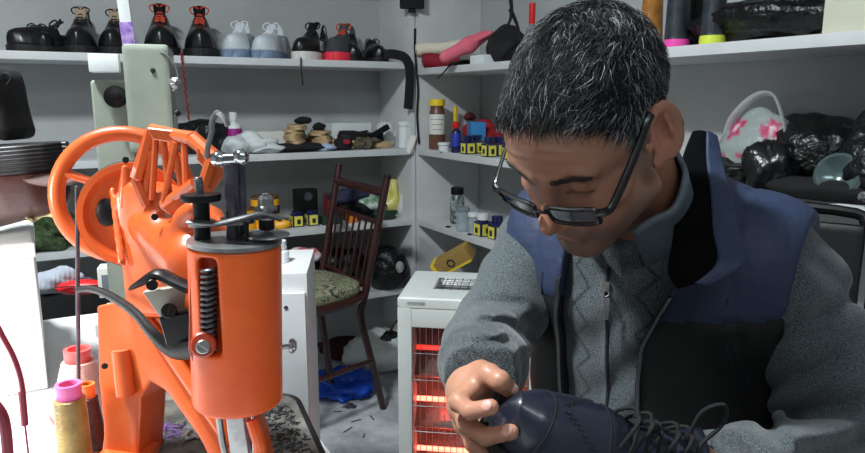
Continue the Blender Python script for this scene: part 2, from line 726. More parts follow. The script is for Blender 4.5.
def torso_sdf(P):
    d = s_ell(P, (0, 0.0, 0.33), (0.180, 0.115, 0.17))
    d = smin(d, s_ell(P, (0, 0.02, 0.14), (0.168, 0.135, 0.17)), 0.06)
    d = smin(d, s_cap(P, (-0.15, -0.012, 0.425), (0.15, -0.012, 0.425), 0.062, 0.062), 0.07)
    d = smin(d, s_ell(P, (0, -0.02, 0.0), (0.175, 0.13, 0.12)), 0.06)
    d = smin(d, s_cap(P, (0, -0.012, 0.42), (0, -0.004, 0.50), 0.075, 0.06), 0.05)
    return d


SH_L = TW(-0.185, -0.005, 0.415)      # his left shoulder (right in the picture)
SH_R = TW(0.185, -0.005, 0.415)
EL_L = W(868, 470, 0.80)
WR_L = W(682, 474, 0.585)
EL_R = W(486, 345, 0.93)
WR_R = W(481, 374, 0.662)
print('shoulders', SH_L, SH_R, (SH_L - EL_L).length, (EL_L - WR_L).length, (SH_R - EL_R).length, (EL_R - WR_R).length)

# legs
KN_L = HIP + Vector((-0.08, -0.42, -0.07)) - tX * 0.14
KN_R = HIP + Vector((-0.22, -0.34, -0.07)) + tX * 0.14
AN_L = Vector((KN_L.x + 0.02, KN_L.y + 0.03, 0.09))
AN_R = Vector((KN_R.x - 0.02, KN_R.y + 0.05, 0.09))
HJ_L, HJ_R = TW(-0.09, 0, -0.02), TW(0.09, 0, -0.02)


def body_sdf(P):
    Q = (P - np.array(TM.translation)) @ np.array(TM)[:3, :3]
    d = torso_sdf(Q)
    for a, b, c in ((SH_L, EL_L, WR_L), (SH_R, EL_R, WR_R)):
        d = smin(d, s_cap(P, a + (b - a) * 0.1, b, 0.044, 0.038), 0.03)
        d = smin(d, s_cap(P, b, c, 0.040, 0.028), 0.01)
    for a, b, c in ((HJ_L, KN_L, AN_L), (HJ_R, KN_R, AN_R)):
        d = smin(d, s_cap(P, a, b, 0.082, 0.056), 0.04)
        d = smin(d, s_cap(P, b, c, 0.054, 0.036), 0.02)
        d = smin(d, s_cap(P, c + Vector((0, 0, -0.045)), c + Vector((-0.06, -0.13, -0.055)), 0.030, 0.026), 0.02)
    return d


# --- hands: each finger a chain of joints in world space
def hand_sdf_factory(wrist, palm_pts, fingers, thumb):
    def fn(P):
        d = None
        d = s_cap(P, wrist, palm_pts[0], 0.024, 0.020)
        for q in palm_pts[1]:
            d = smin(d, s_cap(P, palm_pts[0], q, 0.019, 0.0115), 0.012)
        for ch, r in fingers:
            rr = r
            f = None
            for i in range(len(ch) - 1):
                r2 = rr * 0.91
                c = s_cap(P, ch[i], ch[i + 1], rr, r2)
                f = c if f is None else smin(f, c, 0.003)
                rr = r2
            # knuckle bulge
            f = smin(f, np.linalg.norm(P - np.array(ch[1]), axis=1) - r * 1.0, 0.003)
            d = smin(d, f, 0.0045)
        ch, r = thumb
        f = None
        rr = r
        for i in range(len(ch) - 1):
            r2 = rr * 0.88
            c = s_cap(P, ch[i], ch[i + 1], rr, r2)
            f = c if f is None else smin(f, c, 0.004)
            rr = r2
        return smin(d, f, 0.006)
    return fn


# shoe in his hands: frame x from toe to heel, z up out of the opening
SHOE_TOE = W(481, 428, 0.606)
sx = Vector((0.88, 0.10, -0.46)).normalized()
sz = Vector((0.20, -0.42, 0.88))
sz = (sz - sx * sz.dot(sx)).normalized()
sy = sz.cross(sx)
SHOE_M = Matrix.Translation(SHOE_TOE) @ Matrix(((sx.x, sy.x, sz.x), (sx.y, sy.y, sz.y), (sx.z, sy.z, sz.z))).to_4x4()


def SW(x, y, z):
    return SHOE_M @ Vector((x, y, z))


# right hand, gripping the toe of the shoe from his right side
K_PALM = W(470, 388, 0.645)
kn = [W(478, 384, 0.625), W(462, 394, 0.622), W(459, 408, 0.628), W(464, 424, 0.64)]
R_F = [
    ([kn[0], W(470, 398, 0.598), W(481, 410, 0.577), W(492, 409, 0.566)][0:1] + [W(459, 402, 0.600), W(470, 411, 0.580), W(491, 407, 0.568)], 0.0098),
    ([kn[2], W(467, 424, 0.604), W(486, 437, 0.583), W(511, 432, 0.570)], 0.0098),
    ([kn[3], W(474, 443, 0.612), W(492, 458, 0.595), W(512, 457, 0.585)], 0.0094),
    ([W(470, 438, 0.65), W(482, 460, 0.625), W(498, 474, 0.61), W(514, 472, 0.60)], 0.0085),
]
R_T = ([W(478, 370, 0.650), W(489, 375, 0.618), W(500, 381, 0.604), W(509, 389, 0.612)], 0.0125)
hand_R = hand_sdf_factory(WR_R, (K_PALM, kn), R_F, R_T)
# left hand, around the heel of the shoe below the frame
kl = [W(650, 478, 0.575), W(646, 486, 0.585), W(646, 494, 0.595), W(652, 502, 0.605)]
L_F = [([kl[i], kl[i] + Vector((-0.026, -0.006, 0.010 - 0.004 * i)), kl[i] + Vector((-0.043, 0.008, 0.012 - 0.004 * i)), kl[i] + Vector((-0.052, 0.024, 0.010 - 0.004 * i))], 0.0095 - 0.0004 * i) for i in range(4)]
L_T = ([W(668, 470, 0.59), W(655, 461, 0.595), W(644, 455, 0.605), W(634, 452, 0.612)], 0.0118)
hand_L = hand_sdf_factory(WR_L, (W(664, 482, 0.59), kl), L_F, L_T)

m_skin = mat('skin', (0.72, 0.5, 0.4), 0.42, attr='tint', var=0.10, vscale=60, bump=0.12, bscale=500, bdist=0.0006, sss=0.06)

Vh, Fh = surface_nets(head_sdf, (-0.10, -0.145, -0.19), (0.10, 0.135, 0.155), 0.0022)
c = np.tile(np.array([0.35, 0.165, 0.10]), (len(Vh), 1))
Sm = Vh.copy()
Sm[:, 0] = np.abs(Sm[:, 0])


def tint(c, w, col):
    return c * (1 - w[:, None]) + np.array(col) * w[:, None]


c = tint(c, 0.55 * gauss(Vh, (0, 0.112, -0.036), (0.018, 0.02, 0.016)), (0.50, 0.17, 0.11))
c = tint(c, 0.45 * gauss(Sm, (0.045, 0.06, -0.03), (0.022, 0.03, 0.018)), (0.45, 0.17, 0.11))
c = tint(c, 0.6 * gauss(Sm, (0.085, -0.006, 0.01), (0.012, 0.03, 0.045)), (0.50, 0.19, 0.13))
c = tint(c, 0.75 * gauss(Vh, (0, 0.09, -0.0715), (0.022, 0.012, 0.0075)), (0.33, 0.12, 0.09))
stub = np.clip((-0.045 - Vh[:, 2]) / 0.02, 0, 1) * (Vh[:, 1] > 0.0)
moust = gauss(Vh, (0, 0.095, -0.057), (0.030, 0.02, 0.009))
c = tint(c, np.clip(0.6 * stub + 0.6 * moust, 0, 0.7) * (1 - 0.8 * gauss(Vh, (0, 0.09, -0.0715), (0.020, 0.012, 0.008))), (0.15, 0.10, 0.085))
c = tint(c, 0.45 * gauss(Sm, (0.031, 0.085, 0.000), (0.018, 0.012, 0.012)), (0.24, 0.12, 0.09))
seam = np.exp(-((Vh[:, 2] + 0.0025 + 9 * (Sm[:, 0] - 0.031) ** 2 * 1.0) / 0.0016) ** 2) * (np.abs(Sm[:, 0] - 0.031) < 0.014) * (Vh[:, 1] > 0.06)
c = tint(c, 0.9 * seam, (0.03, 0.015, 0.012))
VW = [to_world(Vh, HMn)]
FW = [Fh]
CW = [c]
n0 = len(Vh)
for fn, ctr in ((hand_R, Vector(K_PALM)), (hand_L, W(660, 480, 0.59))):
    ca = np.array(ctr)
    Va, Fa = surface_nets(fn, ca - [0.075, 0.10, 0.085], ca + [0.085, 0.075, 0.065], 0.0022)
    ch = np.tile(np.array([0.46, 0.225, 0.14]), (len(Va), 1))
    if fn is hand_R:
        for chn, r in R_F + [R_T]:
            tipd = np.linalg.norm(Va - np.array(chn[-1]), axis=1)
            ch = tint(ch, 0.5 * np.exp(-(tipd / 0.010) ** 2), (0.60, 0.25, 0.18))
            for q in chn[1:-1]:
                kd = np.linalg.norm(Va - np.array(q), axis=1)
                ch = tint(ch, 0.35 * np.exp(-(kd / 0.011) ** 2), (0.52, 0.24, 0.17))
    VW.append(Va)
    FW.append(Fa + n0)
    CW.append(ch)
    n0 += len(Va)
Vb, Fb = surface_nets(body_sdf, (-0.35, 0.40, 0.0), (0.75, 1.30, 1.12), 0.012)
VW.append(Vb)
FW.append(Fb + n0)
CW.append(np.tile(np.array([0.42, 0.22, 0.14]), (len(Vb), 1)))
person = mesh_obj('person', np.concatenate(VW), np.concatenate(FW), m_skin, None, np.concatenate(CW), 1)
tag(person, 'person in a blue and black vest over a grey zip sweater, bent over a black shoe held in both hands', 'person')

# fingernails
m_nail = mat('fingernail', (0.86, 0.66, 0.60), 0.3)
for chn, r in R_F[:2] + [R_T]:
    a, b = Vector(chn[-2]), Vector(chn[-1])
    d = (b - a).normalized()
    tc_ = (Vector((0, 0, CAMZ)) - b).normalized()
    nrm = (tc_ - d * tc_.dot(d)).normalized()
    nrm = (nrm + Vector((0, 0, 0.5))).normalized()
    nrm = (nrm - d * nrm.dot(d)).normalized()
    y = nrm.cross(d)
    rr = r * (0.91 ** 3)
    T = Matrix.Translation(b - d * 0.001 + nrm * (rr - 0.0032)) @ Matrix(((d.x, y.x, nrm.x), (d.y, y.y, nrm.y), (d.z, y.z, nrm.z))).to_4x4()
    mb = MB()
    mb.lathe([(0.0055, 0), (0.0052, 0.002), (0.0035, 0.0036), (0, 0.0042)], n=20, sx=1.15, sy=0.95, M=T)
    mb.build('fingernail', m_nail, person)

# ---------------- clothes
m_sweat = bpy.data.materials.new('sweater_knit')
m_sweat.use_nodes = True
nt = m_sweat.node_tree
N, Lk = nt.nodes, nt.links
b = N['Principled BSDF']
b.inputs['Roughness'].default_value = 0.95
b.inputs['Specular IOR Level'].default_value = 0.15
b.inputs['Sheen Weight'].default_value = 0.25
tc = N.new('ShaderNodeTexCoord')
n1 = N.new('ShaderNodeTexNoise')
n1.inputs['Scale'].default_value = 800
n1.inputs['Detail'].default_value = 2
Lk.new(tc.outputs['Object'], n1.inputs['Vector'])
r1 = N.new('ShaderNodeValToRGB')
r1.color_ramp.elements[0].position = 0.34
r1.color_ramp.elements[1].position = 0.70
r1.color_ramp.elements[0].color = lin((0.13, 0.15, 0.16)) + (1,)
r1.color_ramp.elements[1].color = lin((0.45, 0.485, 0.495)) + (1,)
Lk.new(n1.outputs['Fac'], r1.inputs['Fac'])
att = N.new('ShaderNodeAttribute')
att.attribute_name = 'tint'
mx = N.new('ShaderNodeVectorMath')
mx.operation = 'MULTIPLY'
Lk.new(r1.outputs['Color'], mx.inputs[0])
Lk.new(att.outputs['Color'], mx.inputs[1])
Lk.new(mx.outputs[0], b.inputs['Base Color'])
bp = N.new('ShaderNodeBump')
bp.inputs['Strength'].default_value = 0.6
bp.inputs['Distance'].default_value = 0.0015
Lk.new(n1.outputs['Fac'], bp.inputs['Height'])
Lk.new(bp.outputs['Normal'], b.inputs['Normal'])


def q_torso(P):
    return (P - np.array(TM.translation)) @ np.array(TM)[:3, :3]


def vest_edges(z):
    """x of the open front edges (his left, his right) at spine height z"""
    xl = np.interp(z, [0.0, 0.20, 0.30, 0.36, 0.40, 0.46], [-0.028, -0.026, -0.026, -0.032, -0.050, -0.08])
    xr = np.interp(z, [0.0, 0.20, 0.30, 0.36, 0.40, 0.46], [0.075, 0.085, 0.088, 0.09, 0.085, 0.08])
    return xl, xr


def sweater_torso(P):
    Q = q_torso(P)
    d = torso_sdf(Q) - 0.010
    d = d + 0.0025 * np.sin(Q[:, 2] * 70 + Q[:, 0] * 26 + 2 * np.sin(Q[:, 0] * 30)) * np.clip(Q[:, 1] * 9, 0, 1)
    d = d - 0.003 * np.exp(-(np.abs(Q[:, 0] - 0.018) / 0.008) ** 2) * (Q[:, 1] > 0)      # zip placket
    nb = np.array([0, -0.004, 0.51])
    d = smax(d, -(np.linalg.norm((Q - nb) * [1, 1, 0.6], axis=1) - 0.058), 0.01)
    return smax(d, -(Q[:, 2] - 0.0), 0.01)


def fold(P, a, b, n, amp, ph=0.0, seed=1):
    """wrinkles around a limb from a to b"""
    a = np.array(a)
    b = np.array(b)
    ab = b - a
    L = np.linalg.norm(ab)
    t = ((P - a) @ ab) / L / L
    x = np.cross(ab / L, [0.3, 0.1, 1.0])
    x /= np.linalg.norm(x)
    s = (P - a) @ x / 0.05
    w = np.exp(-((t - 0.5) / 0.62) ** 4)
    return amp * w * (0.65 + 0.35 * np.sin(s * 2.1 + seed * 2)) * np.sin(n * 2 * math.pi * t + ph + 2.6 * np.sin(s * 1.1 + seed) + 1.2 * s)


def crease(P, a, b, w, amp):
    """a furrow pressed into the cloth along the line between two sighted points"""
    A, B, C_ = np.array(W(a[0], a[1], 0.7)), np.array(W(b[0], b[1], 0.7)), np.array([0, 0, CAMZ])
    n_ = np.cross(A - C_, B - C_)
    n_ /= np.linalg.norm(n_)
    h_ = (P - C_) @ n_
    ab = B - A
    ab -= 0
    t = ((P - C_) * (0.7 / np.maximum(P[:, 1:2], 0.1)) + C_ - A) @ ab / (ab @ ab)
    e = np.clip(np.minimum(t, 1 - t) / 0.18, 0, 1)
    e = e * e * (3 - 2 * e)
    # sharp on one side, soft roll on the other
    g_ = np.exp(-(h_ / w) ** 2) * 1.0 - 0.7 * np.exp(-((h_ - 1.8 * w) / (1.6 * w)) ** 2)
    return amp * e * g_


def sleeve_L(P):
    a, b, c_ = np.array(SH_L), np.array(EL_L), np.array(WR_L)
    a = a + np.array(tX) * 0.02
    d = s_cap(P, a, b, 0.074, 0.070)
    d2 = s_cap(P, b, c_ + (b - c_) * 0.25, 0.068, 0.046)
    d2 = smin(d2, s_cap(P, c_ + (b - c_) * 0.28, c_ + (b - c_) * 0.06, 0.043, 0.033), 0.02)
    d = smin(d, d2, 0.03)
    d = d + fold(P, a, b, 2.6, 0.0055, 0.4) + fold(P, b, c_, 4, 0.005, 1.0, 3)
    # big creases gathered at the elbow
    for a_, b_, w_, am in (((742, 405), (850, 352), 0.010, 0.012), ((750, 430), (872, 398), 0.011, 0.014), ((792, 452), (762, 418), 0.007, 0.009), ((770, 345), (868, 292), 0.012, 0.010), ((752, 372), (800, 300), 0.010, 0.006), ((800, 455), (880, 440), 0.010, 0.012), ((800, 250), (858, 300), 0.010, 0.006)):
        d = d + crease(P, a_, b_, w_, am)
    end = (P - (c_ + (b - c_) * 0.07)) @ ((c_ - b) / np.linalg.norm(c_ - b))
    return smax(d, end, 0.005)


def sleeve_R(P):
    a, b, c_ = np.array(SH_R), np.array(EL_R), np.array(WR_R)
    a = a - np.array(tX) * 0.015
    d = s_cap(P, a, b, 0.072, 0.056)
    d2 = s_cap(P, b, c_ + (b - c_) * 0.32, 0.060, 0.050)
    d2 = smin(d2, s_cap(P, c_ + (b - c_) * 0.32, c_ + (b - c_) * -0.08, 0.047, 0.038), 0.012)
    d = smin(d, d2, 0.025)
    for a_, b_, w_, am in (((452, 325), (508, 322), 0.006, 0.008), ((448, 345), (520, 340), 0.007, 0.007), ((470, 300), (530, 305), 0.007, 0.008), ((500, 318), (536, 345), 0.006, 0.008)):
        d = d + crease(P, a_, b_, w_, am)
    d = d + fold(P, b, c_, 3.4, 0.0030, 0.5, 2) * 1.0 + fold(P, a, b, 3, 0.004, 0.9, 5)
    end = (P - (c_ + (b - c_) * -0.09)) @ ((c_ - b) / np.linalg.norm(c_ - b))
    return smax(d, end, 0.005)


Vt, Ft = surface_nets(sweater_torso, (0.0, 0.55, 0.50), (0.66, 1.25, 1.14), 0.006)
Q = q_torso(Vt)
ct = np.ones((len(Vt), 3))
# zigzag lines knitted into the front
for x0, amp, lz, ph in ((-0.030, 0.013, 0.050, 0.0), (0.066, 0.012, 0.050, 0.5), (-0.062, 0.012, 0.050, 0.25)):
    zz = np.abs(((Q[:, 2] / lz + ph) % 1.0) - 0.5) * 2
    ln = x0 + amp * (2 * zz - 1)
VtF = (Vt, Ft)


def sweater_piece(name, fn, lo, hi, h, zig=False):
    V, F = surface_nets(fn, lo, hi, h)
    c = np.ones((len(V), 3))
    if zig:
        Q = q_torso(V)
        for x0, amp, lz, ph in ((-0.034, 0.013, 0.052, 0.0), (0.058, 0.011, 0.052, 0.5)):
            zz = np.abs(((Q[:, 2] / lz + ph) % 1.0) - 0.5) * 2
            ln = x0 + amp * (2 * zz - 1)
            w = np.exp(-((Q[:, 0] - ln) / 0.0024) ** 2) * (Q[:, 1] > 0)
            c = tint(c, 0.9 * w, (0.10, 0.10, 0.11))
    return V, F, c


pieces = [sweater_piece('t', sweater_torso, (0.0, 0.52, 0.50), (0.66, 1.25, 1.14), 0.0035, True)]
for fn, a, b, c_ in ((sleeve_L, SH_L, EL_L, WR_L), (sleeve_R, SH_R, EL_R, WR_R)):
    A = np.array([a, b, c_])
    V, F = surface_nets(fn, A.min(0) - 0.10, A.max(0) + 0.10, 0.0045)
    c = np.ones((len(V), 3))
    # ribbed cuff
    ax_ = (np.array(c_) - np.array(b)) / np.linalg.norm(np.array(c_) - np.array(b))
    t = (V - np.array(c_)) @ ax_
    r = V - np.array(c_) - t[:, None] * ax_
    ux = np.cross(ax_, [0, 0, 1.0])
    ux /= np.linalg.norm(ux)
    uy = np.cross(ax_, ux)
    ang = np.arctan2(r @ uy, r @ ux)
    wl = (t > -0.07)
    c *= (1 - 0.42 * wl * (0.5 + 0.5 * np.sin(ang * 46)))[:, None]
    pieces.append((V, F, c))
Vs, Fs, Cs, n0 = [], [], [], 0
for V, F, c in pieces:
    Vs.append(V)
    Fs.append(F + n0)
    Cs.append(c)
    n0 += len(V)
mesh_obj('sweater', np.concatenate(Vs), np.concatenate(Fs), m_sweat, person, np.concatenate(Cs), 2)

m_blue = mat('vest_blue_nylon', (0.16, 0.205, 0.315), 0.6, bump=0.7, bscale=34, bdist=0.006, var=0.06, vscale=12)
m_black = mat('vest_black_nylon', (0.065, 0.065, 0.062), 0.6, bump=0.4, bscale=30, bdist=0.004)
m_lining = mat('vest_lining', (0.02, 0.02, 0.022), 0.95, spec=0.1)


def vest_sdf(P):
    Q = q_torso(P)
    d = torso_sdf(Q) - 0.028
    d = d + 0.003 * np.sin(Q[:, 2] * 48 + 5 * np.abs(Q[:, 0]) * 8) * np.clip(1 - np.abs(Q[:, 2] - 0.2) * 3, 0, 1)
    xl, xr = vest_edges(Q[:, 2])
    op = np.maximum(np.maximum(xl - Q[:, 0], Q[:, 0] - xr), -Q[:, 1])      # <0 inside the front opening
    d = smax(d, -op, 0.006)
    nb = np.array([0, 0.0, 0.50])
    d = smax(d, -(np.linalg.norm((Q - nb) * [1, 1, 0.5], axis=1) - 0.088), 0.012)
    S = Q.copy()
    S[:, 0] = np.abs(S[:, 0])
    # armholes: the sleeve passes out through the side
    arm = s_ell(S, (0.232, 0.0, 0.375), (0.050, 0.115, 0.135))
    d = smax(d, -arm, 0.008)
    # yoke seam
    d = d + 0.003 * np.exp(-((Q[:, 2] - YOKE) / 0.004) ** 2)
    d = d + 0.003 * np.exp(-((S[:, 0] - 0.150 - 0.02 * np.sin(Q[:, 2] * 9)) / 0.004) ** 2) * (Q[:, 2] > 0.36)
    return smax(d, -(Q[:, 2] + 0.02), 0.01)


YOKE = 0.398
V, F = surface_nets(vest_sdf, (-0.02, 0.50, 0.48), (0.70, 1.30, 1.16), 0.005)
Q = q_torso(V)
fc = Q[F].mean(1)
mi = np.where(fc[:, 2] > YOKE, 0, 1)
mesh_obj('vest', V, F, [m_blue, m_black], person, None, 2, mi)
m_trouser = mat('trousers_dark', (0.10, 0.10, 0.12), 0.9, bump=0.2)


def trouser_sdf(P):
    d = None
    for a, b_, c_ in ((HJ_L, KN_L, AN_L), (HJ_R, KN_R, AN_R)):
        e = s_cap(P, a, b_, 0.098, 0.075)
        e = smin(e, s_cap(P, b_, c_, 0.072, 0.058), 0.03)
        d = e if d is None else smin(d, e, 0.04)
    q = q_torso(P)
    d = smin(d, s_ell(q, (0, -0.02, 0.0), (0.19, 0.145, 0.12)), 0.04)
    return smax(d, 0.07 - P[:, 2], 0.01)


V, F = surface_nets(trouser_sdf, (-0.35, 0.40, 0.03), (0.75, 1.30, 0.75), 0.010)
mesh_obj('trousers', V, F, m_trouser, person, None, 2)
m_boot = mat('black_leather_plain', (0.05, 0.05, 0.05), 0.45)
for c_ in (AN_L, AN_R):
    def boot(P, c_=c_):
        a = np.array(c_)
        d = s_cap(P, a + [0, 0, 0.0], a + [0, 0, -0.04], 0.046, 0.042)
        d = smin(d, s_cap(P, a + [0.01, 0.02, -0.050], a + [-0.07, -0.15, -0.052], 0.038, 0.036), 0.03)
        return smax(d, 0.004 - P[:, 2], 0.006)
    a = np.array(c_)
    V, F = surface_nets(boot, a - [0.14, 0.22, 0.10], a + [0.10, 0.10, 0.08], 0.006)
    mesh_obj('worn_shoe', V, F, m_boot, person, None, 1)
person['label'] = 'person in blue and black vest over grey zip sweater, bent over a black shoe'
# ------------------------------------------------------------------ strands
def numeric_normals(fn, P, e=0.0008):
    g = np.stack([fn(P + np.eye(3)[i] * e) - fn(P - np.eye(3)[i] * e) for i in range(3)], 1)
    return g / (np.linalg.norm(g, axis=1)[:, None] + 1e-12)


def strands(name, roots, dirs, nrm, length, radius, cols, m, parent, M, lift=0.5, rs=None, rings=5, curl=0.25):
    n = len(roots)
    pts = np.zeros((n, rings, 3))
    side = np.cross(nrm, dirs)
    cv = rs.normal(0, curl, n)
    for k in range(rings):
        t = k / (rings - 1)
        s = length * t
        pts[:, k] = roots + dirs * (s * (0.75 + 0.25 * t))[:, None] + nrm * (s * lift * (1 - 0.75 * t))[:, None] + side * (cv * s * t)[:, None]
    T = np.gradient(pts, axis=1)
    T /= np.linalg.norm(T, axis=2)[:, :, None] + 1e-12
    A = np.cross(T, nrm[:, None, :])
    A /= np.linalg.norm(A, axis=2)[:, :, None] + 1e-12
    B = np.cross(T, A)
    V = np.zeros((n, rings, 3, 3))
    tap = 1 - 0.8 * (np.arange(rings) / (rings - 1)) ** 2
    for j in range(3):
        a = 2 * math.pi * j / 3
        V[:, :, j] = pts + (A * math.cos(a) + B * math.sin(a)) * (radius[:, None] * tap[None])[:, :, None]
    Vf = V.reshape(-1, 3)
    base = (np.arange(n) * rings * 3)[:, None, None] + (np.arange(rings - 1) * 3)[None, :, None] + np.arange(3)[None, None, :]
    nx = (np.arange(n) * rings * 3)[:, None, None] + (np.arange(rings - 1) * 3)[None, :, None] + ((np.arange(3) + 1) % 3)[None, None, :]
    F = np.stack([base, nx, nx + 3, base + 3], -1).reshape(-1, 4)
    C = np.repeat(cols, rings * 3, 0)
    return mesh_obj(name, to_world(Vf, M), F, m, parent, C, 0)


rs = np.random.RandomState(3)
m_hair = mat('hair', (0.1, 0.1, 0.1), 0.5, attr='tint', spec=0.3)


def hair_mask(P):
    az = np.degrees(np.arctan2(np.abs(P[:, 0]), P[:, 1]))
    zh = np.interp(az, [0, 30, 45, 58, 66, 74, 80, 90, 108, 114, 125, 180], [0.090, 0.087, 0.074, 0.056, 0.036, 0.006, 0.018, 0.050, 0.048, -0.02, -0.052, -0.062])
    return P[:, 2] > zh + 0.003 * np.sin(az * 0.9)


Nv = numeric_normals(head_sdf, Vh)
cand = np.where(hair_mask(Vh) & (np.abs(Vh[:, 0]) < 0.084))[0]
pick = rs.choice(cand, 25000)
roots = Vh[pick] + rs.normal(0, 0.0012, (len(pick), 3))
nr = Nv[pick]
crown = np.array([0.012, -0.075, 0.115])
flow = roots - crown
flow = flow / (np.linalg.norm(flow, axis=1)[:, None] + 0.02) + np.array([0.1, 0.75, 0.0]) * np.clip((roots[:, 2:3] - 0.02) / 0.05, 0, 1) + np.array([0, 0.0, -0.6]) * np.clip((0.06 - roots[:, 2:3]) / 0.05, 0, 1)
# tufts: strands close together share a lean
tc_ = rs.uniform(-0.13, 0.13, (260, 3))
tl = rs.normal(0, 0.55, (260, 3))
near = np.argmin(((roots[:, None, :] - tc_[None]) ** 2).sum(2), 1)
flow = flow + tl[near] * 0.8 + rs.normal(0, 0.22, roots.shape)
flow -= nr * (flow * nr).sum(1)[:, None]
flow /= np.linalg.norm(flow, axis=1)[:, None]
top = np.clip((roots[:, 2] - 0.02) / 0.07, 0, 1)
ln = (0.007 + 0.0125 * top + 0.005 * np.clip(roots[:, 1] / 0.06, 0, 1)) * rs.uniform(0.7, 1.25, len(roots))
greyp = 0.10 + 0.26 * np.clip(-roots[:, 1] / 0.1, 0, 1) + 0.25 * (1 - top)
g = rs.uniform(0, 1, len(roots)) < greyp * (0.6 + 0.8 * rs.uniform(0, 1, 260)[near])
val = np.where(g, rs.uniform(0.10, 0.60, len(roots)), rs.uniform(0.005, 0.022, len(roots)))
cols = np.stack([val * 0.95, val * 1.0, val * 1.06], 1)
strands('hair', roots - nr * 0.001, flow, nr, ln, np.where(g, 0.00026, 0.00042), cols, m_hair, person, HMn, lift=0.8, rs=rs)
# dark scalp under the hair
att_ = person.data.color_attributes['tint']
buf = np.zeros(len(person.data.vertices) * 4, np.float32)
att_.data.foreach_get('color', buf)
buf = buf.reshape(-1, 4)
msk = np.zeros(len(buf), bool)
msk[:len(Vh)] = hair_mask(Vh) & (np.abs(Vh[:, 0]) < 0.080)
buf[msk, :3] = (0.02, 0.018, 0.018)
att_.data.foreach_set('color', buf.ravel())

# eyebrows
for sgn in (-1, 1):
    t = rs.uniform(0, 1, 420) ** 1.3
    ex = sgn * (0.013 + 0.038 * t)
    ez = 0.021 + 0.008 * np.sin(t * 2.2) - 0.004 * t + rs.normal(0, 0.0019, 420)
    P = np.stack([ex, np.full(420, 0.12), ez], 1)
    for _ in range(24):
        P[:, 1] -= np.clip(head_sdf(P), -0.004, 0.004) * 0.9
    nn = numeric_normals(head_sdf, P)
    dd = np.stack([sgn * np.ones(420), np.zeros(420), rs.normal(0.15, 0.3, 420) - 0.5 * (t > 0.6)], 1)
    dd -= nn * (dd * nn).sum(1)[:, None]
    dd /= np.linalg.norm(dd, axis=1)[:, None]
    v = rs.uniform(0.03, 0.10, 420)
    strands('eyebrow', P, dd, nn, rs.uniform(0.006, 0.010, 420), np.full(420, 0.00020), np.stack([v, v * 0.9, v * 0.85], 1), m_hair, person, HMn, lift=0.25, rs=rs)

# ------------------------------------------------------------------ glasses, low on the nose
m_frame = mat('glasses_black_plastic', (0.015, 0.015, 0.02), 0.3, coat=0.1)
m_lens = bpy.data.materials.new('lens_glass')
m_lens.use_nodes = True
nt = m_lens.node_tree
for n_ in list(nt.nodes):
    nt.nodes.remove(n_)
o_ = nt.nodes.new('ShaderNodeOutputMaterial')
mxs = nt.nodes.new('ShaderNodeMixShader')
tr = nt.nodes.new('ShaderNodeBsdfTransparent')
gl = nt.nodes.new('ShaderNodeBsdfGlossy')
gl.inputs['Roughness'].default_value = 0.02
tr.inputs[0].default_value = (0.82, 0.86, 0.90, 1)
fr = nt.nodes.new('ShaderNodeFresnel')
fr.inputs[0].default_value = 1.65
nt.links.new(fr.outputs[0], mxs.inputs[0])
nt.links.new(tr.outputs[0], mxs.inputs[1])
nt.links.new(gl.outputs[0], mxs.inputs[2])
nt.links.new(mxs.outputs[0], o_.inputs[0])

gm = MB()
GH = HM


def G(x, y, z):
    return HM @ Vector((x, y, z))


def rim(sgn, z0=-0.012):
    pts = []
    for u_, v_ in ((-0.026, 0.012), (0, 0.0130), (0.026, 0.0125), (0.0275, 0.0), (0.024, -0.010), (0, -0.0125), (-0.022, -0.011), (-0.0265, 0.0)):
        x = sgn * (0.0355 + u_)
        pts.append((x, 0.112 - 0.010 * (abs(x) / 0.06) ** 2 + v_ * 0.12, z0 + v_))
    return pts


for sgn in (-1, 1):
    gm.tube([G(*q) for q in rim(sgn)], 0.0025, n=8, closed=True, sub=5)
gm.tube([G(-0.010, 0.113, -0.008), G(0, 0.1165, -0.005), G(0.010, 0.113, -0.008)], 0.0021, n=8, sub=5)
eg = gm.build('eyeglasses', m_frame, person)
for sgn in (-1, 1):
    tm = MB()
    tm.tube([G(sgn * 0.061, 0.103, -0.005), G(sgn * 0.073, 0.098, -0.003), G(sgn * 0.0765, 0.085, 0.0005), G(sgn * 0.081, 0.03, 0.026), G(sgn * 0.0825, 0.004, 0.040), G(sgn * 0.082, -0.022, 0.036), G(sgn * 0.080, -0.034, 0.018)], 0.0022, n=8, sub=4, flat=2.0, up=(0, 0, 1))
    tm.build('temple_arm', m_frame, eg)
    lm = MB()
    rp = [G(*q) for q in smooth_path([Vector(q) for q in rim(sgn)], 5, True)]
    cvt = sum(rp, Vector()) / len(rp)
    vs = [lm.bm.verts.new(p) for p in rp]
    c0 = lm.bm.verts.new(cvt + (HM.to_3x3() @ Vector((0, 0.0015, 0))))
    for i in range(len(vs)):
        lm.bm.faces.new([c0, vs[i], vs[(i + 1) % len(vs)]])
    lm.build('lens', m_lens, eg)

# ------------------------------------------------------------------ collars and zips
def surf_point(fn, x, z, y0=0.30, y1=0.0, off=0.0):
    ys = np.linspace(y0, y1, 300)
    P = np.stack([np.full(300, x), ys, np.full(300, z)], 1)
    Pw = to_world(P, TM)
    d = fn(Pw)
    k = np.argmax(d < 0)
    return TW(x, ys[k] + off, z)


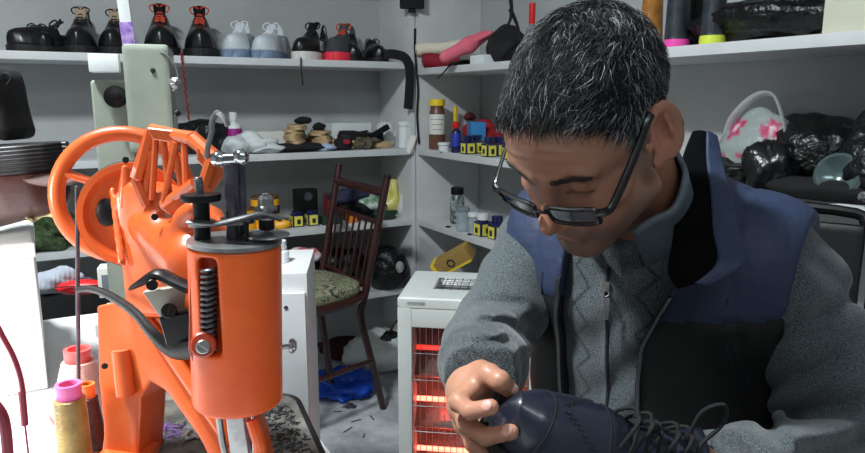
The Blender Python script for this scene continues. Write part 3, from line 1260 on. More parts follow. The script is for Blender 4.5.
m_zip = mat('zip_teeth', (0.55, 0.56, 0.56), 0.35, metal=0.8)
m_ziptape = mat('zip_tape', (0.10, 0.11, 0.13), 0.8)
for e, s in ((0, -1), (1, 1)):
    pts = []
    for z in np.linspace(0.06, 0.43, 26):
        x = vest_edges(z)[e] + s * 0.004
        pts.append(surf_point(vest_sdf, float(x), float(z), off=0.0012))
    MB().tube(pts, 0.0032, n=8, sub=2, flat=1.3).build('vest_zip_tape', m_ziptape, person)
    tm = MB()
    P2 = smooth_path(pts, 10)
    for i in range(0, len(P2) - 1, 1):
        a = P2[i]
        tm.box(a + (Vector((0, 0, CAMZ)) - a).normalized() * 0.0036, (0.0040, 0.0026, 0.0009), bevel=0)
    tm.build('vest_zip_teeth', m_zip, person)
zx = 0.018
pts = [surf_point(sweater_torso, zx + 0.0, float(z), off=0.0) for z in np.linspace(0.05, 0.45, 24)]
MB().tube(pts, 0.0028, n=8, sub=2).build('sweater_zip', m_ziptape, person)
zp = surf_point(sweater_torso, zx, 0.428, off=0.006)
mb = MB()
dn = Vector((0, -0.15, -1)).normalized()
mb.box(zp, (0.009, 0.006, 0.014), bevel=0.002)
mb.tube([zp + dn * 0.004 + Vector((0.002, -0.003, 0)), zp + dn * 0.010 + Vector((0.003, -0.004, 0)), zp + dn * 0.012 + Vector((-0.003, -0.004, 0)), zp + dn * 0.004 + Vector((-0.003, -0.003, 0))], 0.0009, closed=True, sub=3)
mb.box(zp + dn * 0.028 + Vector((0, -0.006, 0)), (0.0065, 0.003, 0.030), bevel=0.001)
mb.build('zip_pull', mat('zip_pull_metal', (0.72, 0.72, 0.70), 0.3, metal=0.9), person)

# sweater collar: an open standing band round the neck
m_trim = mat('collar_trim', (0.36, 0.41, 0.44), 0.5, bump=0.6, bscale=220, bdist=0.002)
HB = HM @ Vector((0, -0.030, -0.035))
NB0 = TW(0, 0.004, 0.440)


def collar(u, v):
    a = math.radians(-158 + 316 * u)           # 0 = nape
    fr_ = (1 - math.cos(a)) / 2                # 0 nape, 1 front
    k = v * (0.86 - 0.34 * fr_ ** 1.5)
    c0 = NB0.lerp(HB, k)
    r = 0.076 - 0.006 * v + 0.016 * fr_ * v
    p = c0 + tX * (r * math.sin(a)) + tF * (-r * math.cos(a) * 1.02)
    return p + tZ * (0.004 * math.sin(a * 7) * v - 0.012 * fr_)


MB().grid(collar, 60, 14).build('sweater_collar', m_trim, person, solid=0.006)

# vest collar: folded open on both sides, black inside
inner = [(694, 132, 0.93), (684, 160, 0.90), (680, 200, 0.845), (676, 240, 0.79), (672, 272, 0.75), (680, 288, 0.735)]
outer = [(716, 138, 0.925), (722, 165, 0.895), (732, 200, 0.83), (738, 232, 0.775), (747, 262, 0.735), (706, 286, 0.725)]
TMin = np.array(TMi)


def ribbon(sgn, a, b, k0, k1, lift=0.0, n=40):
    A = smooth_path([TMi @ W(*q) for q in a], 8)
    B = smooth_path([TMi @ W(*q) for q in b], 8)
    def f(u, v):
        i = u * (len(A) - 1)
        i0 = min(int(i), len(A) - 2)
        t = i - i0
        pa = A[i0].lerp(A[i0 + 1], t)
        pb = B[i0].lerp(B[i0 + 1], t)
        w = k0 + (k1 - k0) * v
        p = pa.lerp(pb, w)
        p = p + Vector((0, 0.004, 0.006)) * math.sin(w * math.pi) + Vector((0, lift, lift))
        return TW(p.x if sgn > 0 else -p.x, p.y, p.z)
    return MB().grid(f, n, 8)


for sgn in (1,):
    ribbon(sgn, inner, outer, -0.05, 0.70).build('vest_collar_lining', m_lining, person, solid=0.004)
    ribbon(sgn, inner, outer, 0.62, 1.0, 0.002).build('vest_collar', m_blue, person, solid=0.007)
zl = [TMi @ W(*q) for q in ((745, 265, 0.731), (720, 276, 0.722), (696, 288, 0.717), (676, 300, 0.716), (662, 318, 0.715), (655, 345, 0.705))]

# ------------------------------------------------------------------ shoes
def shoe_fn(L, Wd, toe_h, col_h, n=2.4, boot=0.0):
    xs = np.array([0, 0.03, 0.10, 0.20, 0.33, 0.45, 0.60, 0.72, 0.88, 0.97, 1.0]) * L
    ws = np.array([0.0, 0.42, 0.74, 0.95, 1.0, 0.93, 0.76, 0.70, 0.70, 0.50, 0.0]) * Wd
    hs = np.array([0.55, 0.85, 1.0, 1.08, 1.22, 0, 0, 0, 0, 0, 0]) * toe_h
    hs[5:] = np.array([0.66, 0.90, 0.98, 1.0, 1.0, 0.97]) * col_h

    def wf(x):
        return np.interp(x, xs, ws)

    def hf(x):
        return np.interp(x, xs, hs)

    def f(P):
        x = P[:, 0]
        w = np.maximum(wf(x), 1e-4)
        h = np.maximum(hf(x), 1e-3)
        zz = np.clip(P[:, 2], 0, None)
        lean = w * (1 - 0.22 * np.clip(zz / 0.1, 0, 1))
        g = ((np.abs(P[:, 1]) / lean) ** n + (zz / h) ** n) ** (1 / n) - 1
        d = g * np.minimum(lean, h) * 0.8
        d = smax(d, -P[:, 2], 0.004)
        # opening
        w2 = np.maximum(w - 0.007, 1e-3) * (1 - 0.22 * np.clip(zz / 0.1, 0, 1))
        cav = np.maximum((np.abs(P[:, 1]) / w2) - 1, -1) * w2
        top_ = (0.55 * L - x) * 0.7 + (0.0)
        xb = x - (L - 0.014)
        cv = np.maximum(np.maximum(cav, np.maximum(top_, xb)), 0.022 - P[:, 2])
        d = smax(d, -cv, 0.004)
        # throat of the tongue
        th = np.maximum(np.abs(P[:, 1]) - 0.010, np.maximum(0.40 * L - x, np.maximum(x - 0.6 * L, h * 0.80 - P[:, 2])))
        return smax(d, -th, 0.003)
    return f, wf, hf


SHOE_CACHE = {}


def make_shoe(name, style, label, cat, group=None, h=0.0045, L=0.285, detail=False):
    """style: dict(upper, sole, lace, toe_h, col_h, W, stripes, accent, sole_h)"""
    root = empty(name, (0, 0, 0), 0, label, cat, group)
    Wd, th, chh = style.get('W', 0.048), style.get('toe_h', 0.05), style.get('col_h', 0.095)
    sh = style.get('sole_h', 0.018)
    fn, wf, hf = shoe_fn(L, Wd, th, chh)
    key = (Wd, th, chh, h, L)
    if key not in SHOE_CACHE:
        SHOE_CACHE[key] = surface_nets(fn, (-0.01, -Wd - 0.01, -0.01), (L + 0.01, Wd + 0.01, chh + 0.02), h)
    V, F = SHOE_CACHE[key]
    V = V + np.array([0, 0, sh])
    up = mesh_obj('upper', V, F, style['upper'], root, None, 1)
    if style.get('toe'):
        fc = V[F].mean(1)
        up.data.materials.append(style['toe'])
        up.data.polygons.foreach_set('material_index', (fc[:, 0] < 0.075).astype(np.int32))
    N_ = 36
    out = []
    for i in range(N_ + 1):
        x = L * (0.5 - 0.5 * math.cos(math.pi * i / N_))
        out.append((x, wf(x) * 1.0 + 0.004))
    poly = [(x, w) for x, w in out] + [(x, -w) for x, w in out[::-1]]
    poly[0] = (-0.004, 0.004)
    poly[-1] = (-0.004, -0.004)
    MB().prism([(x * 1.0, y) for x, y in poly], 0, sh + 0.002, bevel=0.003).build('sole', style['sole'], root)
    if style.get('heel'):
        MB().prism([(x, y * 0.96) for x, y in poly if x > L * 0.68], -0.018, 0.001, bevel=0.002).build('heel', style['sole'], root)
    # laces
    lc = style.get('lace')
    LR = 0.0018 if detail or h < 0.004 else 0.0027
    if lc:
        lm = MB()
        k = 5
        for i in range(k):
            x = L * (0.37 + 0.045 * i)
            z = hf(x) + sh + 0.001
            w = 0.016
            for q in (-1, 1):
                x2 = x + L * 0.03
                lm.tube([(x, q * w, z * 0.95), (x + 0.004, 0, z + 0.003), (x2, -q * w, hf(x2) * 0.95 + sh)], LR, n=6, sub=3)
        x = L * 0.58
        z = hf(x) + sh
        for q in (-1, 1):
            lm.tube([(x, 0, z), (x + 0.004, q * 0.014, z + 0.014), (x - 0.006, q * 0.032, z + 0.004), (x - 0.012, q * 0.022, z - 0.014), (x, 0, z)], LR, n=6, sub=4)
        lm.build('laces', lc, root)
    tg = MB()

    def tf(u, v):
        x = L * (0.40 + 0.20 * v) + 0.006 * v
        y = (u - 0.5) * 2 * (0.014 + 0.008 * v)
        return Vector((x, y, hf(L * (0.40 + 0.20 * v)) * (0.93 + 0.15 * v) + sh - 6 * y * y))
    tg.grid(tf, 8, 8).build('tongue', style.get('tongue', style['upper']), root, solid=0.004)
    if style.get('stripes'):
        for q in (-1, 1):
            stm = MB()
            for i in range(3):
                pts = []
                for j in range(9):
                    z = 0.010 + 0.040 * j / 8
                    x = L * (0.40 + 0.075 * i) + 0.020 * j / 8
                    w = wf(x) * (1 - 0.22 * z / 0.1)
                    r = max(0.0, 1 - (z / hf(x)) ** 2.4) ** (1 / 2.4)
                    pts.append((x, q * (w * r + 0.0030), z + sh))
                stm.tube(pts, 0.0030, n=6, flat=0.35, up=(0, 1, 0))
            stm.build('side_stripes', style['stripes'], root)
    return root


m_bl = mat('black_leather', (0.055, 0.058, 0.065), 0.32, bump=0.15, bscale=90, var=0.2, vscale=20)
m_navy = mat('polished_dark_leather', (0.10, 0.12, 0.17), 0.33, bump=0.25, bscale=120, bdist=0.0012, coat=0.25)
m_blsole = mat('black_rubber', (0.045, 0.045, 0.045), 0.7)
m_lace_bl = mat('black_lace', (0.04, 0.04, 0.045), 0.8)
held = make_shoe('leather_shoe', dict(upper=m_navy, sole=m_blsole, toe_h=0.052, col_h=0.088, W=0.050, sole_h=0.014, heel=True), 'black leather lace-up shoe held in the hands of the man', 'shoe', h=0.0028, L=0.30)
held.matrix_world = SHOE_M
# loose laces standing up from the eyelets, seams and punched holes
fn, wf, hf = shoe_fn(0.30, 0.050, 0.052, 0.088)
lm = MB()
for i in range(5):
    x = 0.105 + 0.0135 * i
    for q in (-1, 1):
        w = 0.020
        z = 0.014 + hf(x) * 0.93
        tip = (x + 0.004, q * 0.006, z + 0.026 + 0.004 * (i % 2))
        lm.tube([(x, q * w, z - 0.006), (x, q * w * 0.95, z + 0.006), tip, (x + 0.010, -q * 0.012, z + 0.012), (x + 0.012, -q * w, z - 0.002)], 0.0019, n=7, sub=4)
lm.tube([(0.165, 0.0, 0.095), (0.160, 0.01, 0.125), (0.172, 0.012, 0.142), (0.182, 0.006, 0.125), (0.172, -0.01, 0.10), (0.19, -0.03, 0.09)], 0.0019, n=7, sub=5)
lm.build('laces', m_lace_bl, held)


def on_shoe(x, ang):
    """point on the upper: ang from 0 (top) to 90 (side, +y)"""
    h, w = hf(x), wf(x)
    best = None
    for k in range(40):
        r = 0.3 + k * 0.02
        y, z = r * w * math.sin(ang), r * h * math.cos(ang)
        lean = w * (1 - 0.22 * min(1, z / 0.1))
        if ((abs(y) / lean) ** 2.4 + (z / h) ** 2.4) > 1:
            return Vector((x, y, z + 0.014))
    return Vector((x, y, z + 0.014))


for x0, bend in ((0.034, 0.010), (0.105, -0.02)):
    MB().tube([on_shoe(x0 + bend * math.cos(a * 1.2) * 0.6, a) for a in np.linspace(-1.35, 1.35, 24)], 0.0007, n=6).build('stitched_seam', m_lace_bl, held)
hm = MB()
for q in (-1, 1):
    hm = MB()
    for i in range(9):
        for row in (0, 1):
            p_ = on_shoe(0.050 + 0.0045 * i + 0.004 * row, q * (0.10 + 0.085 * i))
            hm.lathe([(0.0011, -0.001), (0.0011, 0.0008)], p_, (0, q * math.sin(0.1 + 0.085 * i), math.cos(0.1 + 0.085 * i)), 8)
    hm.build('punched_holes', m_blsole, held)

# seams of the vest
m_seam = mat('vest_seam', (0.09, 0.11, 0.17), 0.7)
m_seamb = mat('vest_seam_black', (0.13, 0.13, 0.13), 0.7)
def seam(pts, m):
    P_ = [surf_point(vest_sdf, x, z, y0=0.25, y1=-0.2, off=0.0004) for x, z in pts]
    MB().tube(P_, 0.0011, n=6, sub=4).build('stitching', m, person)


seam([(-0.140, 0.43), (-0.138, 0.40), (-0.142, 0.36), (-0.152, 0.32), (-0.160, 0.28)], m_seam)
seam([(-0.132, 0.43), (-0.130, 0.40), (-0.134, 0.36), (-0.144, 0.32), (-0.152, 0.28)], m_seam)
seam([(-0.045, 0.225), (-0.08, 0.222), (-0.11, 0.226), (-0.14, 0.235)], m_seamb)
seam([(-0.045, 0.218), (-0.08, 0.215), (-0.11, 0.219), (-0.14, 0.228)], m_seamb)
seam([(0.115, 0.43), (0.118, 0.39), (0.124, 0.35)], m_seam)
# ------------------------------------------------------------------ tables
m_white = mat('table_white_laminate', (0.90, 0.90, 0.90), 0.45, var=0.03, vscale=4, bump=0.03)
m_orange = mat('orange_enamel', (0.84, 0.385, 0.17), 0.36, coat=0.25, col2=(0.81, 0.34, 0.13), vscale=14, bump=0.12, bscale=25, bdist=0.002)
m_steel = mat('worn_steel', (0.62, 0.62, 0.62), 0.32, metal=0.85, var=0.2, vscale=60)
m_chrome = mat('chrome', (0.80, 0.80, 0.80), 0.12, metal=1.0)
m_dsteel = mat('oily_dark_steel', (0.36, 0.35, 0.39), 0.35, metal=0.6, var=0.3, vscale=60)
m_blackm = mat('black_metal', (0.06, 0.055, 0.06), 0.4, metal=0.3)
m_dark = mat('dark_gap', (0.03, 0.03, 0.03), 0.8)
TZ = 0.85

table = empty('sewing_table', (0, 0, 0), 0, 'white work table under the orange sewing machine', 'table')
TC = Wz(322, 441, TZ)
TC.z = 0
TC = TC + V_ * 0.60          # far right corner of the table top
table.location = TC
table.rotation_euler = (0, 0, YAW)
MB().box((-0.55, -0.50, TZ - 0.02), (1.10, 1.0, 0.04), bevel=0.004).build('tabletop', m_white, table)
for x in (-1.05, -0.05):
    for y in (-0.95, -0.05):
        MB().box((x, y, (TZ - 0.04) / 2), (0.05, 0.05, TZ - 0.04), bevel=0.004).build('leg', m_white, table)

# worn metal bed plate with a rubber edge
pl = empty('bed_plate', (0, 0, 0), 0, 'worn grey metal plate with black rubber edge lying under the orange machine', 'plate')
m_plate = mat('worn_plate', (0.34, 0.33, 0.32), 0.5, metal=0.35, col2=(0.55, 0.53, 0.50), vscale=45, bump=0.3, bscale=80)
a, b_, c_, d_ = Wz(146, 392, TZ), Wz(296, 400, TZ), Wz(328, 470, TZ), Wz(60, 520, TZ)
poly = [Vector((p.x, p.y)) for p in (a, b_, c_, d_)]
rp = []
for i, q in enumerate(poly):
    p0, p1 = poly[i - 1], poly[(i + 1) % 4]
    u0, u1 = (p0 - q).normalized(), (p1 - q).normalized()
    for k in range(7):
        t = k / 6
        rp.append(q + u0 * 0.02 * (1 - t) ** 2 + u1 * 0.02 * t ** 2)
MB().prism([(q.x, q.y) for q in rp], TZ, TZ + 0.006, bevel=0.001).build('metal_surface', m_plate, pl)
MB().tube([(q.x, q.y, TZ + 0.004) for q in rp], 0.0038, closed=True).build('rubber_edge', m_blackm, pl)

# ------------------------------------------------------------------ orange shoe-patching sewing machine
mc = empty('sewing_machine', (W(130, 440, 0.60).x, 0.60, TZ), 0, 'orange cast-iron shoe patching machine with hand wheel on the white table', 'sewing machine')
mcT = Matrix.Translation(mc.location).inverted()


def mpart(mb, name, m, parent=mc, **k):
    """parts are drawn in world space, then stored relative to the machine"""
    for v in mb.bm.verts:
        v.co = mcT @ v.co
    return mb.build(name, m, parent, **k)


def prism_px(mb, pts, Y, th, bevel=0.003, dY=None):
    """a cast plate: outline on a plane that faces the camera roughly, th thick away from it; dY gives each corner its own depth"""
    b = bmesh.new()
    P = [W(x, y, Y if dY is None else dY[i]) for i, (x, y) in enumerate(pts)]
    nrm = Vector()
    for i in range(len(P)):
        nrm += (P[i - 1] - P[0]).cross(P[i] - P[0])
    nrm.normalize()
    if nrm.y < 0:
        nrm = -nrm
    lo = [b.verts.new(p) for p in P]
    hi = [b.verts.new(p + nrm * th) for p in P]
    b.faces.new(lo)
    b.faces.new(hi[::-1])
    for i in range(len(P)):
        j = (i + 1) % len(P)
        b.faces.new([lo[j], lo[i], hi[i], hi[j]])
    bmesh.ops.recalc_face_normals(b, faces=b.faces[:])
    if bevel:
        bmesh.ops.bevel(b, geom=b.edges[:], offset=bevel, segments=3, profile=0.7, affect='EDGES')
    mb.merge(b, Matrix())
    return mb


def circle3(c, ax, r, n=48, a0=0, a1=2 * math.pi):
    T = Matrix.Translation(c) @ frame_z(ax)
    return [T @ Vector((r * math.cos(a0 + (a1 - a0) * i / n), r * math.sin(a0 + (a1 - a0) * i / n), 0)) for i in range(n)]


# hand wheel
wc = W(124, 195, 0.70)
wax = Vector((0.25, -1, 0.12)).normalized()
wheel = MB()
wheel.tube(circle3(wc, wax, 0.0635), 0.0080, n=14, closed=True)
wo = mpart(wheel, 'hand_wheel', m_orange)
for k in range(4):
    a = math.radians(52 + 90 * k)
    T = Matrix.Translation(wc) @ frame_z(wax)
    mb = MB().tube([T @ Vector((0.012 * math.cos(a), 0.012 * math.sin(a), 0)), T @ Vector((0.062 * math.cos(a + 0.25), 0.062 * math.sin(a + 0.25), 0))], 0.0065, n=10, flat=0.7)
    mpart(mb, 'spoke', m_orange, wo)
mpart(MB().lathe([(0.015, -0.02), (0.016, 0.02)], wc, wax), 'hub', m_orange, wo)
# belt pulley in front of it
pc = W(134, 214, 0.655)
pul = MB().lathe([(0.047, 0.010), (0.0505, 0.008), (0.0475, 0.004), (0.0475, -0.002), (0.0505, -0.006), (0.050, -0.008), (0.044, -0.008), (0.040, -0.002), (0.012, -0.002), (0.012, 0.006)][::-1], pc, -wax, n=56)
po = mpart(pul, 'belt_pulley', m_orange)
mpart(MB().tube(circle3(pc - wax * 0.000, wax, 0.0490), 0.0032, closed=True), 'belt', m_dark, po)
mpart(MB().lathe([(0.013, -0.002), (0.0135, 0.006), (0.009, 0.008), (0, 0.008)], W(108, 212, 0.652), (0.25, -1, 0.1), n=28, sx=0.7), 'bearing', m_blackm, po)
mpart(MB().cyl(pc + wax * 0.03, wc - wax * 0.02, 0.008), 'shaft', m_steel, po)

# arm, column and neck as one casting
A1, A2, A3 = W(124, 205, 0.655), W(158, 236, 0.61), W(214, 262, 0.555)
B1, B2, B3 = W(150, 250, 0.615), W(148, 300, 0.60), W(134, 335, 0.595)


def casting(P):
    d = s_cap(P, W(150, 225, 0.625), W(196, 262, 0.565), 0.020, 0.026)
    d = smin(d, s_cap(P, W(196, 262, 0.565), W(206, 300, 0.550), 0.022, 0.020), 0.01)
    d = smin(d, s_cap(P, W(125, 167, 0.63), W(128, 205, 0.63), 0.0035, 0.010), 0.012)
    d = smin(d, s_cap(P, W(178, 225, 0.575), W(196, 210, 0.56), 0.012, 0.010), 0.012)
    d = smin(d, s_cap(P, W(160, 200, 0.61), W(158, 228, 0.60), 0.010, 0.014), 0.012)
    # ridge along the neck
    d = smin(d, s_cap(P, W(112, 190, 0.635), W(122, 262, 0.60), 0.003, 0.004), 0.006)
    d = smax(d, -s_box(P, W(171, 213, 0.575), (0.007, 0.010, 0.009), 0.002), 0.004)
    return d


cc = np.array(W(160, 255, 0.61))
V, F = surface_nets(casting, cc - [0.10, 0.13, 0.13], cc + [0.09, 0.10, 0.13], 0.003)
mesh_obj('arm', V - np.array(mc.location), F, m_orange, mc, None, 2)
mb = MB()
prism_px(mb, [(111, 192), (128, 178), (143, 184), (170, 204), (196, 226), (206, 300), (190, 318), (124, 318), (118, 262)], 0.6, 0.050, 0.011,
         dY=[0.625, 0.625, 0.615, 0.595, 0.565, 0.55, 0.56, 0.60, 0.612])
mpart(mb, 'arm_casting', m_orange)

# ribbed bracket above the arm
rb = MB()


def bar(mb, a, b, w=0.0048, d=0.006):
    a, b = W(*a), W(*b)
    return mb.tube([a, b], w, n=8, flat=1.0)


outl = [((152, 130, 0.60), (192, 139, 0.57)), ((192, 139, 0.57), (213, 158, 0.555)), ((152, 130, 0.60), (136, 178, 0.60)), ((136, 178, 0.60), (148, 205, 0.60)), ((165, 205, 0.585), (196, 183, 0.56)), ((213, 158, 0.555), (204, 186, 0.555))]
for a, b in outl:
    rb.tube([W(*a), W(*b)], 0.0056, n=8, flat=1.0)
for a, b in (((156, 136, 0.59), (152, 200, 0.59)), ((163, 138, 0.585), (170, 203, 0.583)), ((173, 140, 0.58), (183, 196, 0.575)), ((184, 142, 0.575), (186, 192, 0.565)), ((150, 150, 0.595), (146, 196, 0.60)), ((176, 142, 0.575), (164, 200, 0.58))):
    rb.tube([W(*a), W(*b)], 0.0030, n=8)
prism_px(rb, [(146, 127), (190, 132), (216, 154), (206, 160), (186, 145), (152, 140)], 0.578, 0.016, 0.003)
prism_px(rb, [(196, 146), (219, 156), (222, 176), (208, 196), (198, 196), (208, 174), (196, 160)], 0.556, 0.012, 0.003)
prism_px(rb, [(146, 128), (156, 130), (140, 182), (133, 180)], 0.592, 0.014, 0.003)
prism_px(rb, [(160, 208), (192, 184), (200, 190), (170, 216)], 0.57, 0.014, 0.003)
mpart(rb, 'ribbed_bracket', m_orange)

# legs of the casting
mb = MB()
prism_px(mb, [(96, 306), (126, 300), (178, 304), (212, 350), (222, 372), (247, 440), (262, 520), (236, 520), (200, 440), (166, 392), (150, 382), (140, 398), (142, 520), (106, 520), (103, 430), (98, 380)], 0.600, 0.042, 0.004,
         dY=[0.605, 0.605, 0.60, 0.575, 0.57, 0.545, 0.52, 0.52, 0.55, 0.578, 0.59, 0.60, 0.60, 0.61, 0.61, 0.61])
for v in mb.bm.verts:
    v.co.z = max(v.co.z, TZ + 0.007)
mpart(mb, 'base_frame', m_orange)
mb = MB()
mb.tube([W(121, 350, 0.603), W(126, 395, 0.597)], 0.0085, n=12)
mb.tube([W(146, 318, 0.598), W(232, 444, 0.536), ], 0.0060, n=10)
mpart(mb, 'base_rib', m_orange)
mb = MB()
mb.box(W(124, 455, 0.60) * 1.0 + Vector((0, 0, 0)), (0.05, 0.05, 0.012), bevel=0.004)
for v in mb.bm.verts:
    v.co.z = v.co.z - W(124, 455, 0.60).z + TZ + 0.012
mpart(mb, 'base_foot', m_orange)

# head cylinder
hy = 0.515
hb, ht = W(238, 401, hy), W(235, 243, hy)
hax = (ht - hb).normalized()
HL = (ht - hb).length
m_orange2 = mat('deep_orange_enamel', (0.95, 0.40, 0.13), 0.42, coat=0.1, col2=(0.92, 0.35, 0.10), vscale=20, bump=0.1, bscale=30)
hr = 0.0352


def head_cyl(P):
    Q = P - np.array(hb)
    t = Q @ np.array(hax)
    r = np.linalg.norm(Q - t[:, None] * np.array(hax), axis=1)
    d = np.maximum(r - hr, np.maximum(-t, t - HL))
    d = smax(r - hr, np.maximum(-t, t - HL), 0.004)
    slot = s_box(P, W(209, 308, hy - 0.034), (0.0075, 0.016, 0.037), 0.003)
    return smax(d, -slot, 0.002)


V, F = surface_nets(head_cyl, np.array(hb) - [0.045, 0.045, 0.012], np.array(ht) + [0.045, 0.045, 0.012], 0.0016)
head = mesh_obj('needle_head', V - np.array(mc.location), F, m_orange2, mc, None, 2)
mpart(MB().lathe([(hr - 0.003, 0), (hr + 0.0005, 0.001), (hr + 0.0005, 0.004), (hr - 0.003, 0.005)], ht - hax * 0.001, hax, n=48), 'head_cap', m_steel)
# spring in the slot
sp = []
s0, s1 = W(209, 350, hy - 0.030), W(209, 268, hy - 0.030)
for i in range(15 * 12 + 1):
    a = i / 12 * 2 * math.pi
    q = s0.lerp(s1, i / 180)
    sp.append(q + Vector((math.cos(a) * 0.0052, math.sin(a) * 0.0052, 0)))
mpart(MB().tube(sp, 0.0013, n=6), 'pressure_spring', mat('oily_spring', (0.28, 0.27, 0.28), 0.4, metal=0.6))
mpart(MB().cyl(s0, s1, 0.0024), 'spring_rod', m_dsteel)
# side strip and lug
mb = MB()
prism_px(mb, [(190, 262), (199, 264), (201, 352), (206, 412), (200, 412), (193, 365), (188, 350)], hy - 0.022, 0.012, 0.0015)
mb.cyl(W(203, 345, hy - 0.040), W(204, 345, hy - 0.01), 0.0095, n=24)
mpart(mb, 'head_side_strip', mat('red_orange_enamel', (0.70, 0.23, 0.11), 0.35, coat=0.3))
mb = MB()
mb.cyl(W(203, 347, hy - 0.0425), W(203, 347, hy - 0.030), 0.0052, n=20)
mb.box(W(203, 347, hy - 0.0428), (0.009, 0.001, 0.0012), rot=(0, 0.6, 0))
mpart(mb, 'lug_screw', m_steel)
# thumb screw on the right side
mb = MB()
mb.cyl(W(281, 347, hy), W(292, 346, hy), 0.0018)
mb.cyl(W(290, 346, hy), W(294, 346, hy), 0.0058)
mb.cyl(W(294, 346, hy), W(296, 346, hy), 0.0042)
mpart(mb, 'thumb_screw', m_steel)

# rods and levers on top of the head
def rod(name, x0, y0, x1, y1, Y, r, m, r2=None):
    return mpart(MB().cyl(W(x0, y0, Y), W(x1, y1, Y), r, r2), name, m)


rod('needle_bar', 234, 252, 230, 158, hy, 0.0052, m_dsteel)
rod('needle_bar_link', 243, 250, 240, 156, hy + 0.012, 0.0040, m_dsteel)
rod('presser_bar', 203, 252, 201, 200, hy - 0.006, 0.0062, m_blackm)
rod('threaded_rod', 200, 206, 198, 177, hy - 0.006, 0.0030, m_dsteel)
thr = []
for i in range(10 * 10):
    a = i / 10 * 2 * math.pi
    q = W(200, 196, hy - 0.006).lerp(W(198, 179, hy - 0.006), i / 100)
    thr.append(q + Vector((math.cos(a) * 0.0030, math.sin(a) * 0.0030, 0)))
mpart(MB().tube(thr, 0.0007, n=5), 'thread_ridge', m_steel)
mpart(MB().lathe([(0.006, -0.003), (0.0145, -0.002), (0.0150, 0.001), (0.0145, 0.003), (0.006, 0.004)], W(201, 198, hy - 0.006), (0, 0, 1), n=36), 'pressure_dial', m_blackm)
mb = MB()
mb.tube([W(190, 222, hy - 0.01), W(215, 224, hy - 0.016), W(240, 219, hy - 0.018), W(262, 214, hy - 0.010), W(281, 219, hy - 0.004)], 0.0050, n=10, sub=5, flat=0.45)
mb.lathe([(0.010, -0.002), (0.010, 0.002)], W(202, 223, hy - 0.006), (0, 0, 1), n=24)
mb.lathe([(0.013, -0.002), (0.013, 0.002)], W(238, 220, hy), (0, 0, 1), n=24)
mpart(mb, 'lifter_plate', m_steel)
mb = MB()
for x_, y_, r_ in ((219, 159, 0.0062), (241, 157, 0.0062)):
    c_ = W(x_, y_, hy - 0.006)
    mb.lathe([(0, -r_), (r_ * 0.7, -r_ * 0.75), (r_, -r_ * 0.25), (r_, r_ * 0.25), (r_ * 0.7, r_ * 0.75), (0, r_)], c_, (1, -0.2, 0.05), n=20)
mb.cyl(W(214, 160, hy - 0.006), W(245, 158, hy - 0.006), 0.0045)
mpart(mb, 'crosshead_joint', m_chrome)
mpart(MB().tube([W(207, 158, hy), W(208, 146, hy), W(212, 132, hy), W(212, 122, hy), W(217, 113, hy), W(224, 118, hy), W(228, 126, hy)], 0.0022, sub=5), 'thread_take_up', m_steel)
# tension unit right of the head
mb = MB()
tcn = W(267, 232, hy)
mb.lathe([(0.017, 0), (0.0175, 0.001), (0.016, 0.0022), (0.006, 0.003)], tcn - Vector((0, 0, 0.003)), (0, 0, 1), n=36)
mb.lathe([(0.0025, -0.02), (0.0025, 0.030)], tcn, (0, 0, 1), n=12)
mpart(mb, 'tension_disc', m_steel)
mpart(MB().lathe([(0.0055, 0.002), (0.0060, 0.003), (0.0060, 0.010), (0.0052, 0.0105)], tcn, (0, 0, 1), n=24), 'tension_washer', m_blackm)
mpart(MB().lathe([(0.009, 0.0105), (0.0095, 0.0115), (0.009, 0.0125), (0.004, 0.013), (0.004, 0.016), (0.0085, 0.017), (0.0088, 0.019), (0.006, 0.021), (0.006, 0.026), (0.0045, 0.028), (0, 0.028)], tcn, (0, 0, 1), n=28), 'tension_knob', m_steel)
rod('guide_pin', 247, 248, 247, 222, hy - 0.012, 0.0014, m_blackm)
mpart(MB().tube([W(264, 240, hy), W(258, 246, hy - 0.005), W(250, 250, hy - 0.01)], 0.0035, sub=4), 'tension_bracket', m_orange2)

# presser lifter and dark curved lever at the left of the head
mb = MB()
prism_px(mb, [(142, 292), (180, 286), (196, 296), (197, 312), (172, 322), (160, 318)], hy + 0.02, 0.008, 0.0015)
mpart(mb, 'lifter_side_plate', mat('grey_plate', (0.66, 0.65, 0.60), 0.45, metal=0.2))
mb = MB()
mb.tube([W(130, 289, hy + 0.015), W(142, 282, hy + 0.012), W(158, 274, hy + 0.01), W(172, 280, hy + 0.008), W(190, 288, hy + 0.006)], 0.0062, n=10, sub=5, flat=0.6, taper=lambda t: 0.35 + 0.9 * math.sin(min(1, t * 1.6) * math.pi / 2))
mpart(mb, 'lifter_hook', m_blackm)
mpart(MB().tube([W(76, 290, 0.60), W(92, 289, 0.59), W(112, 297, 0.575), W(135, 313, 0.555), W(152, 333, 0.54), W(172, 350, 0.53), W(200, 348, 0.515)], 0.0050, n=10, sub=6, flat=0.55, taper=lambda t: 0.5 + 1.3 * t, up=(0, 1, 0)), 'hand_lever', m_blackm)
mb = MB()
prism_px(mb, [(158, 318), (198, 310), (203, 330), (190, 352), (166, 347)], hy + 0.008, 0.012, 0.003)
mpart(mb, 'lever_block', m_blackm)
mb = MB()
mb.cyl(W(169, 311, hy + 0.004), W(169, 311, hy + 0.025), 0.0062, n=20)
mb.box(W(169, 311, hy + 0.0035), (0.0012, 0.001, 0.011), rot=(0, 0.3, 0))
mpart(mb, 'pivot_screw', m_blackm)
mpart(MB().cyl(W(152, 285, hy + 0.0), W(152, 285, hy + 0.02), 0.0045, n=16), 'hook_screw', m_blackm)
